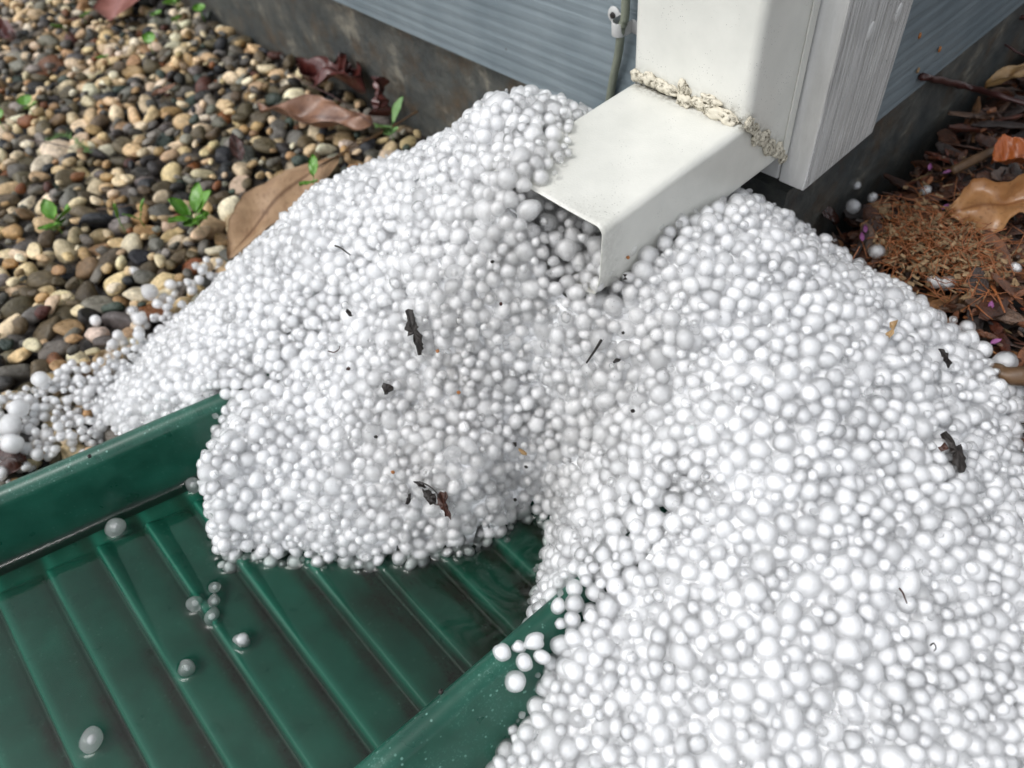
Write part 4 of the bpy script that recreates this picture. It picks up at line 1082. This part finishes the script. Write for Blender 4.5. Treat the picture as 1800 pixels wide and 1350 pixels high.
while n_ch < 2600 and tries < 60000:
    tries += 1
    x = rr.uniform(-.018, .78); y = rr.uniform(-.33, .95)
    if not mulch_ok(x, y): continue
    g = float(ground_z(x, y)); px, py, d = project(np.array([[x, y, g]])); px, py = px[0], py[0]
    if px < 1250 or px > 2900 or py < -420 or py > 1700: continue
    if hz(x, y) > g + .012 and x < .40 and y < .01: continue
    L = rr.uniform(.014, .050) if n_ch > 420 else rr.uniform(.03, .075); W_ = L * rr.uniform(.10, .34); T_ = rr.uniform(.0015, .005)
    lift = rr.uniform(-.006, .006) if n_ch < 1200 else rr.uniform(-.002, .010)
    m = Matrix.Translation((x, y, g + lift)) @ Matrix.Rotation(rr.uniform(0, 6.28), 4, 'Z') @ Matrix.Rotation(rr.normal(0, .25), 4, 'Y') @ Matrix.Rotation(rr.normal(0, .5), 4, 'X')
    # keep clear of the foundation
    ends = [m @ Vector((s * L / 2, 0, 0)) for s in (-1, 1)]
    if any(e.x < -.020 for e in ends) : continue
    c = np.array(MP[rr.choice(len(MP), p=MW)]) * rr.uniform(.6, 1.3); chips.append((m, L, W_, T_, c, n_ch, px, py, d[0])); n_ch += 1
vis = [k for k, c in enumerate(chips) if 1400 < c[6] < 1800 and 0 < c[7] < 760]
vis.sort(key=lambda k: -(chips[k][1] * chips[k][2] / chips[k][8] ** 2) * (1.6 if chips[k][5] > 500 else 1))
ind = set(vis[:200]); Vs, Fs, Cs = [], [], []; nb = 0
for k, (m, L, W_, T_, c, s_, px, py, d) in enumerate(chips):
    V, Fc = chip_mesh(L, W_, T_, s_)
    if k in ind:
        o = link('wood_chip', mk_mesh('wood_chip', V, Fc, M['mulch'], False, {'tint': ('FLOAT_COLOR', np.tile(np.r_[c, 1], (len(V), 1)))})); o.matrix_world = m
        tag(o, 'splintered wood chip, one of the larger ones in the wet mulch bed', 'wood chip', 'larger wood chips in the mulch bed')
    else:
        V = np.array([m @ Vector(v) for v in V]); Vs.append(V); Fs += [tuple(j + nb for j in f) for f in Fc]; nb += len(V); Cs.append(np.tile(np.r_[c, 1], (len(V), 1)))
# fine crumbs and fibres
for k in range(14000):
    x = rr.uniform(-.018, .70); y = rr.uniform(-.33, .85)
    if not mulch_ok(x, y): continue
    g = float(ground_z(x, y)); px, py, d = project(np.array([[x, y, g]]))
    if px[0] < 1250 or px[0] > 2600 or py[0] < -300 or py[0] > 1600 or (hz(x, y) > g + .012 and x < .40 and y < .01): continue
    L = rr.uniform(.003, .012) if k % 3 else rr.uniform(.012, .030); m = Matrix.Translation((x, y, g + rr.uniform(-.004, .010))) @ Matrix.Rotation(rr.uniform(0, 6.28), 4, 'Z') @ Matrix.Rotation(rr.normal(0, .5), 4, 'Y')
    W_ = L * rr.uniform(.12, .6) if k % 3 else rr.uniform(.0004, .0016); T_ = W_ * rr.uniform(.3, .8); c = np.array(MP[rr.choice(len(MP), p=MW)]) * rr.uniform(.6, 1.8)
    if rr.random() < .05: c = np.array((.22, .16, .08))
    V = []
    for u, s in ((-1, .4), (-.3, 1), (.4, .9), (1, .3)):
        for a, b in ((-1, -1), (1, -1), (1, 1), (-1, 1)): V.append(m @ Vector((u * L / 2, a * W_ / 2 * s, b * T_ / 2 * s)))
    Fs += [tuple(nb + j for j in f) for f in [(q * 4 + j, q * 4 + (j + 1) % 4, q * 4 + 4 + (j + 1) % 4, q * 4 + 4 + j) for q in range(3) for j in range(4)] + [(3, 2, 1, 0), (12, 13, 14, 15)]]
    Vs.append(np.array(V)); nb += 16; Cs.append(np.tile(np.r_[c, 1], (16, 1)))
tag(link('mulch', mk_mesh('mulch', np.vstack(Vs), Fs, M['mulch'], False, {'tint': ('FLOAT_COLOR', np.vstack(Cs))})), 'wet dark brown bark mulch, the smaller chips and crumbs', kind='stuff')
MZ = -.086
twig('long dark red stick leaning out from under the siding over the mulch', [atx((1622, 134), -.008), at((1690, 150), -.060), at((1760, 170), -.060), at((1860, 196), -.062)], .0031, .0026)
twig('dark thorny twig entering at the top right corner over the mulch', [at((1768, 28), -.045), at((1785, 30), -.043), at((1850, 34), -.04)], .0022, .0022)
twig('thin forked black red twig against the foundation at the right', [at((1746, 45), -.055), at((1750, 62), -.060), at((1765, 78), -.064), at((1812, 104), -.070)], .0016, .0010,
     side=([at((1750, 62), -.06), at((1733, 66), -.058), at((1712, 74), -.06)],))
twig('thick splintered brown stick poking from the mulch beside the right mound', [at((1742, 652), -.076), at((1780, 660), -.072), at((1860, 664), -.070)], .0065, .0062, 'mulch_stick' if 'mulch_stick' in M else 'twig_brown')
twig('straight flat grey brown stick in the mulch left of the bright orange leaf', [at((1672, 302), -.080), at((1710, 282), -.074), at((1748, 264), -.072)], .0042, .0038, 'twig_brown')
twig('rusty pine needle pair lying on mulch right of the straw clump', [at((1742, 502), -.080), at((1756, 525), -.078), at((1766, 550), -.078)], .0010, .0006, 'needle', side=([at((1715, 536), -.08), at((1730, 550), -.076), at((1745, 562), -.078)],))
leaf('fallen_leaf', 'large orange brown leaf on the mulch at the right edge', 'leaf', at((1860, 338), -.056), at((1661, 376), -.066), .040, 'leaf_orange', camber=.22, seed=31, wav=.005, lobes=2, peak=.55, up=(.35, -.5, 1))
leaf('fallen_leaf', 'small bright orange curled leaf on the mulch above the large orange brown leaf', 'leaf', at((1815, 268), -.060), at((1742, 290), -.066), .034, 'leaf_bright', camber=.55, seed=33, wav=.003)
leaf('fallen_leaf', 'curled yellow brown leaf sliver on the mulch near the long dark red stick', 'leaf', at((1840, 112), -.05), at((1732, 146), -.060), .018, 'leaf_yellow', camber=.5, seed=35, wav=.002, curl=.3)
leaf('fallen_leaf', 'brown leaf scrap at the foot of the corner board on the mulch', 'leaf', at((1470, 395), -.09), at((1436, 352), -.078), .012, 'leaf_dark', camber=.4, seed=37, wav=.001)
# straw clump
root = empty('straw_clump', tuple(at((1630, 430), -.08))); tag(root, 'tangled clump of pale straw and rusty fibres at the top edge of the right mound', 'plant debris')
rr = random.Random(9)
Vp, Fp, Vn, Fn = [], [], [], []
for k in range(1500):
    t = rr.random(); c = np.array(at((1560 + 190 * t + rr.gauss(0, 20), 425 + 40 * t + rr.gauss(0, 20 + 22 * rr.random())), -.084)) + np.array([0, 0, .018 * rr.random() * max(0, 1 - (2 * t - 1) ** 2)])
    d = np.array([rr.gauss(0, 1), rr.gauss(0, 1), rr.gauss(0, .4)]); d /= np.linalg.norm(d)
    L = rr.uniform(.0012, .0042) if k < 900 else rr.uniform(.006, .022); n = np.cross(d, [rr.gauss(0, 1), rr.gauss(0, 1), rr.gauss(0, 1)]); n /= np.linalg.norm(n)
    if k < 900:
        w_ = rr.uniform(.0008, .0030); up_ = np.cross(d, n) * .0004
        q = [c - d * L - n * w_ * .4, c + d * L - n * w_ * .3, c + d * L * .8 + n * w_, c - d * L * .8 + n * w_]; b = len(Vp)
        Vp += [tuple(x + up_) for x in q] + [tuple(x - up_) for x in q]; Fp += [(b, b + 1, b + 2, b + 3), (b + 7, b + 6, b + 5, b + 4)] + [(b + j, b + 4 + j, b + 4 + (j + 1) % 4, b + (j + 1) % 4) for j in range(4)]
    else:
        v_, f_ = tube_path([c - d * L, c + n * L * .3, c + d * L], .00035, 4); b = len(Vn); Vn += [tuple(x) for x in v_]; Fn += [tuple(j + b for j in q) for q in f_]
part('straw', Vp, Fp, M['moss'], root, False); part('fibres', Vn, Fn, M['needle'], root)
# petals and a few stray hailstones on the mulch
for k, (px, py, lab) in enumerate(((1521, 410, 'purple petal on the mulch left of the straw clump'), (1516, 425, 'second purple petal just below the first, left of the straw clump'), (1657, 305, 'purple petal beside the flat grey brown stick'), (1633, 300, 'purple petal left of the flat grey brown stick'),
        (1655, 368, 'purple petal at the tip of the large orange brown leaf'), (1740, 545, 'magenta petal among needles right of the straw clump'), (1740, 605, 'pink petal on dark mulch near the right edge of the mound'))):
    p = at((px, py), -.080); V, Fc, vn = leaf_mesh(p, p + np.array([random.uniform(-.006, .006), .007, .002]), .0035, camber=.5, seed=k, wav=.0003, nu=10, nv_=6)
    tag(link('petal', mk_mesh('petal', V, Fc, M['petal'], True, {'vein': ('FLOAT', vn)})), lab, 'petal')
for px, z, rp, lab in (((1500, 363), -.084, 11, 'greyish hailstone lying on the mulch just right of the foundation corner'), ((1534, 347), -.080, 7, 'small hailstone on the mulch above a yellowish lump near the corner'), ((1628, 334), -.08, 8, 'small hailstone in the middle of the mulch bed'),
                       ((1541, 442), -.078, 12, 'faint greyish hailstone at the left end of the straw clump'), ((1643, 496), -.080, 11, 'hailstone between the straw clump and the right mound, left of a pair'), ((1664, 497), -.080, 12, 'hailstone between the straw clump and the right mound, right of a pair'),
                       ((1506, 326), -.084, 7, 'glassy small hailstone on the mulch nearest the foundation'), ((1786, 470), -.08, 8, 'lone hailstone on the mulch near the right edge'), ((1693, 425), -.076, 7, 'tiny hailstone on the straw clump'),
                       ((1764, 636), -.074, 16, 'half hidden hailstone behind the thick splintered stick'), ((1784, 716), -.084, 14, 'flattish hailstone under the thick splintered stick'), ((1700, 575), -.072, 11, 'hailstone standing off the edge of the right mound by the mulch')):
    lone(px, z, rp, lab, clr=random.choice([.6, .9, .85]))
lump = at((1545, 370), -.088)
V0, F0 = ICO[3]; V = V0 * np.array([.010, .008, .006]) * (1 + .3 * fbm(V0, 1.8, 4, 3))[:, None]
o = link('mulch_lump', mk_mesh('mulch_lump', V, F0, M['moss'], True), None, tuple(lump)); tag(o, 'yellowish rounded lump in the mulch near the foundation corner', 'wood lump')

# ---------------------------------------------------------------- bark flakes and bits lying on the hail
def outline_flake(name, label, cat, pxs, mat, thick=.0012, lift=.0035, rough=.0010, seed=0):
    pts = [on_heap(p) for p in pxs]; c = np.mean(pts, 0)
    # a plane through the outline's middle, leaning as the heap's surface does there
    a = float(hz(c[0], c[1], gX)); b = float(hz(c[0], c[1], gY)); n = np.array([-a, -b, 1.0]); n /= np.linalg.norm(n)
    view = (CAM - c) / np.linalg.norm(CAM - c)
    n = n * .6 + view * .4; n /= np.linalg.norm(n); c = c + n * lift
    P = []
    for p in pxs:
        d = ray(p); t = ((c - CAM) @ n) / (d @ n); P.append(CAM + d * t)
    # refine & roughen the outline
    rr = np.random.default_rng(seed); Q = []
    for p, q in zip(P, P[1:] + P[:1]):
        m = max(1, int(np.linalg.norm(q - p) / .0012))
        for k in range(m): Q.append(p + (q - p) * k / m + rr.normal(0, rough * .5, 3))
    Q = np.array(Q); k = len(Q); mid = Q.mean(0); e1 = (Q[0] - mid) / np.linalg.norm(Q[0] - mid)
    inner = mid + (Q - mid) * .55; cur = lambda A: A + n * (fbm(A, 120, seed, 2) * .0022)[:, None]
    top = np.vstack([cur(Q), cur(inner) + n * thick * .5, [mid + n * thick * .5]]); bot = top - n * thick; N_ = len(top)
    V = np.vstack([top, bot]); Fc = []
    for j in range(k):
        j2 = (j + 1) % k; Fc += [(j, j2, k + j2, k + j), (k + j, k + j2, 2 * k), (N_ + j2, N_ + j, N_ + k + j, N_ + k + j2), (N_ + k + j2, N_ + k + j, N_ + 2 * k), (j2, j, N_ + j, N_ + j2)]
    o = link(name, mk_mesh(name, V - c, Fc, M[mat], False), None, tuple(c)); return tag(o, label, cat)
OF = outline_flake
OF('bark_flake', 'long jagged black bark flake on the left side of the hail, below the downspout mouth', 'bark flake', [(714, 545), (724, 545), (728, 560), (733, 578), (741, 590), (743, 605), (738, 625), (731, 612), (727, 598), (727, 587), (719, 590), (712, 580), (715, 566)], 'bark', seed=1)
OF('bark_flake', 'small red black bark flake halfway down the middle of the hail', 'bark flake', [(671, 678), (678, 675), (687, 677), (692, 683), (688, 691), (681, 686), (679, 696), (674, 690)], 'bark', seed=2)
OF('bark_flake', 'brown red bark flake just above the lip of the left lobe over the splash block', 'bark flake', [(769, 868), (782, 864), (786, 870), (783, 882), (788, 893), (794, 913), (786, 908), (778, 898), (768, 890)], 'bark_red', seed=3)
OF('bark_flake', 'black bark flake left of the brown red one above the lip of the left lobe', 'bark flake', [(742, 862), (756, 863), (766, 872), (765, 886), (757, 888), (750, 878), (743, 872)], 'bark', seed=4)
OF('bark_flake', 'thin black bark sliver above the pair of flakes near the lip of the left lobe', 'bark flake', [(728, 846), (737, 850), (749, 858), (744, 858), (735, 855)], 'bark', seed=5)
OF('bark_flake', 'tiny black chip left of the flakes near the lip of the left lobe', 'bark flake', [(713, 874), (720, 869), (721, 878), (717, 889), (714, 882)], 'bark', seed=6)
OF('bark_flake', 'large dark splintered bark piece stuck in the right mound near the right edge', 'bark flake', [(1662, 758), (1668, 764), (1676, 774), (1683, 781), (1692, 780), (1695, 782), (1695, 795), (1699, 808), (1698, 829), (1690, 828), (1675, 825), (1674, 812), (1670, 798), (1664, 778)], 'bark', .0035, .002, seed=7)
OF('bark_flake', 'small rusty bark chip just left of the large dark piece in the right mound', 'bark flake', [(1654, 785), (1661, 780), (1664, 790), (1658, 794)], 'bark_red', seed=8)
OF('bark_flake', 'narrow dark bark flake on the upper right of the right mound', 'bark flake', [(1652, 612), (1660, 616), (1666, 623), (1669, 633), (1676, 638), (1671, 643), (1662, 636), (1660, 625)], 'bark', seed=9)
OF('bark_flake', 'tan leaf scrap with a dark end on the upper right of the right mound', 'leaf scrap', [(1568, 565), (1576, 563), (1579, 569), (1575, 577), (1570, 583), (1568, 591), (1560, 589), (1560, 583), (1566, 580), (1570, 574)], 'leaf_yellow', seed=10)
OF('bark_flake', 'little dark flake on the left mound beside the long jagged one', 'bark flake', [(609, 545), (613, 544), (618, 555), (613, 556)], 'bark', seed=11)
OF('bark_flake', 'small black bit between hailstones at the right wall of the elbow', 'bark flake', [(1094, 484), (1100, 482), (1102, 491), (1097, 493)], 'bark', seed=12)
OF('bark_flake', 'tiny dark green bit to the right of the thin black twig', 'bark flake', [(1078, 633), (1084, 629), (1090, 632), (1087, 638), (1080, 637)], 'bark', seed=13)
OF('bark_flake', 'brown curled sliver in the hollow, low between the two mounds', 'bark flake', [(912, 790), (918, 792), (926, 801), (922, 802), (915, 797)], 'leaf_yellow', seed=14)
OF('bark_flake', 'small dark olive crumb in the hollow, above the brown curled sliver', 'bark flake', [(903, 778), (908, 779), (908, 785), (903, 784)], 'bark', seed=15)
for k, (px, py, mt, lab) in enumerate(((806, 690, 'seed', 'tiny orange seed scale in the middle of the hail'), (690, 830, 'seed', 'tiny orange seed scale on the lower part of the left lobe'), (769, 617, 'seed', 'tiny reddish speck beside the long jagged bark flake'), (612, 648, 'bark_red', 'tiny red brown speck on the left mound'),
        (1104, 452, 'seed', 'tiny orange seed scale against the side wall of the elbow'), (925, 822, 'bark', 'tiny dark crumb in the hollow below the brown sliver'), (865, 460, 'bark', 'tiny black crumb on the hail left of the downspout mouth'), (1111, 722, 'bark', 'tiny black crumb on the right side of the hollow'),
        (880, 534, 'bark_red', 'tiny brown crumb under the downspout mouth'), (905, 878, 'bark', 'tiny black crumb above the opening over the trough'), (660, 768, 'bark', 'tiny black crumb on the left lobe'), (1095, 585, 'bark', 'small black crumb behind the single large white stone'))):
    s = 4.0
    OF('debris_speck', lab, 'debris', [(px - s * .8, py - s * .3), (px + s * .2, py - s * .8), (px + s * .9, py), (px + s * .3, py + s * .8), (px - s * .5, py + s * .6)], mt, .0010, .0035, .0002, seed=60 + k)
def heap_twig(label, pxs, r, mat='bark'):
    P = [on_heap(p, .0045) + np.array([0, 0, .001]) for p in pxs]; Q = spline(P, 6); V, Fc = tube_path(Q, np.linspace(r, r * .6, len(Q)), 7)
    c = np.array(P[0]); o = link('twig', mk_mesh('twig', np.array(V) - c, Fc, M[mat]), None, tuple(c)); tag(o, label, 'twig')
heap_twig('thin black twig lying diagonally right below the downspout mouth', [(1057, 600), (1048, 615), (1039, 628), (1031, 640)], .0009)
heap_twig('short thin dark twig on the crest of the left mound', [(590, 434), (600, 438), (608, 444), (616, 450)], .0007)
heap_twig('hair thin curled reddish fibre on the left mound', [(578, 619), (588, 621), (596, 616), (598, 610)], .00045, 'bark_red')
heap_twig('hair thin reddish fibre on the lower right mound', [(1580, 1036), (1586, 1044), (1590, 1054), (1593, 1062)], .0005, 'bark_red')
heap_twig('tiny curled grey fibre at the bottom of the right mound', [(1634, 1136), (1640, 1132), (1644, 1140), (1640, 1146)], .0004)
heap_twig('thin dark stem joining the bark flakes near the lip of the left lobe', [(737, 848), (755, 856), (768, 868), (776, 884)], .0005)
# soot-fine grit strewn over the hail
Vg, Fg = [], []; rr = random.Random(12); nb = 0; V0, F0 = ICO[1]
for k in range(3200):
    p = (rr.gauss(840, 190), rr.gauss(690, 210)) if k < 1500 else (rr.uniform(300, 1800), rr.uniform(180, 1340))
    if not (0 < p[0] < 1800 and 150 < p[1] < 1340): continue
    q = on_heap(p)
    if q[2] <= -.099 or pipe_sd(q[0], q[1], q[2]) < .004: continue
    # snap it to a nearby stone's upper skin
    d = np.linalg.norm(balls[:, :3] - q, axis=1) - balls[:, 3]; j = int(np.argmin(d))
    n = CAM - balls[j, :3]; n /= np.linalg.norm(n); n = n + np.array([rr.gauss(0, .5), rr.gauss(0, .5), rr.gauss(0, .5)]); n /= np.linalg.norm(n)
    c = balls[j, :3] + n * balls[j, 3] * .97; s = rr.choice([.00008, .0001, .00014, .0002])
    Vg.append(c + V0 * s * np.array([1, rr.uniform(.5, 1.5), 1])); Fg.append(F0 + nb); nb += len(V0)
tag(link('grit', mk_mesh('grit', np.vstack(Vg), np.vstack(Fg), M['bark'], True)), 'fine black grit sprinkled over the hail', kind='stuff')
# crumbs on the splash block
for px, z, lab in (((157, 802), CREST + .0015, 'small black crumb stuck on the left rim of the splash block'), ((775, 1216), CREST + .0015, 'small round black crumb on the right rim of the splash block')):
    p = at(px, z); V = V0 * .0015 * (1 + .25 * fbm(V0, 2, 3, 2))[:, None]
    V0b, F0b = ICO[2]; V = V0b * .0014 * (1 + .3 * fbm(V0b, 2, 3, 2))[:, None]
    tag(link('crumb', mk_mesh('crumb', V, F0b, M['bark'], True), None, tuple(p)), lab, 'debris')
for px, mt, lab in (((1617, 63), 'seed', 'pale orange seed scale stuck on the right siding, upper of two'), ((1652, 87), 'seed', 'orange seed scale stuck on the right siding, lower of two'), ((1614, 124), 'moss', 'pale bud scale stuck low on the right siding')):
    p = atx(px, -.0105); V0b, F0b = ICO[2]; V = V0b * np.array([.0010, .0016, .0024]) * (1 + .4 * fbm(V0b, 2, 5, 2))[:, None]
    tag(link('seed_scale', mk_mesh('seed_scale', V, F0b, M[mt], True), None, tuple(p)), lab, 'debris')
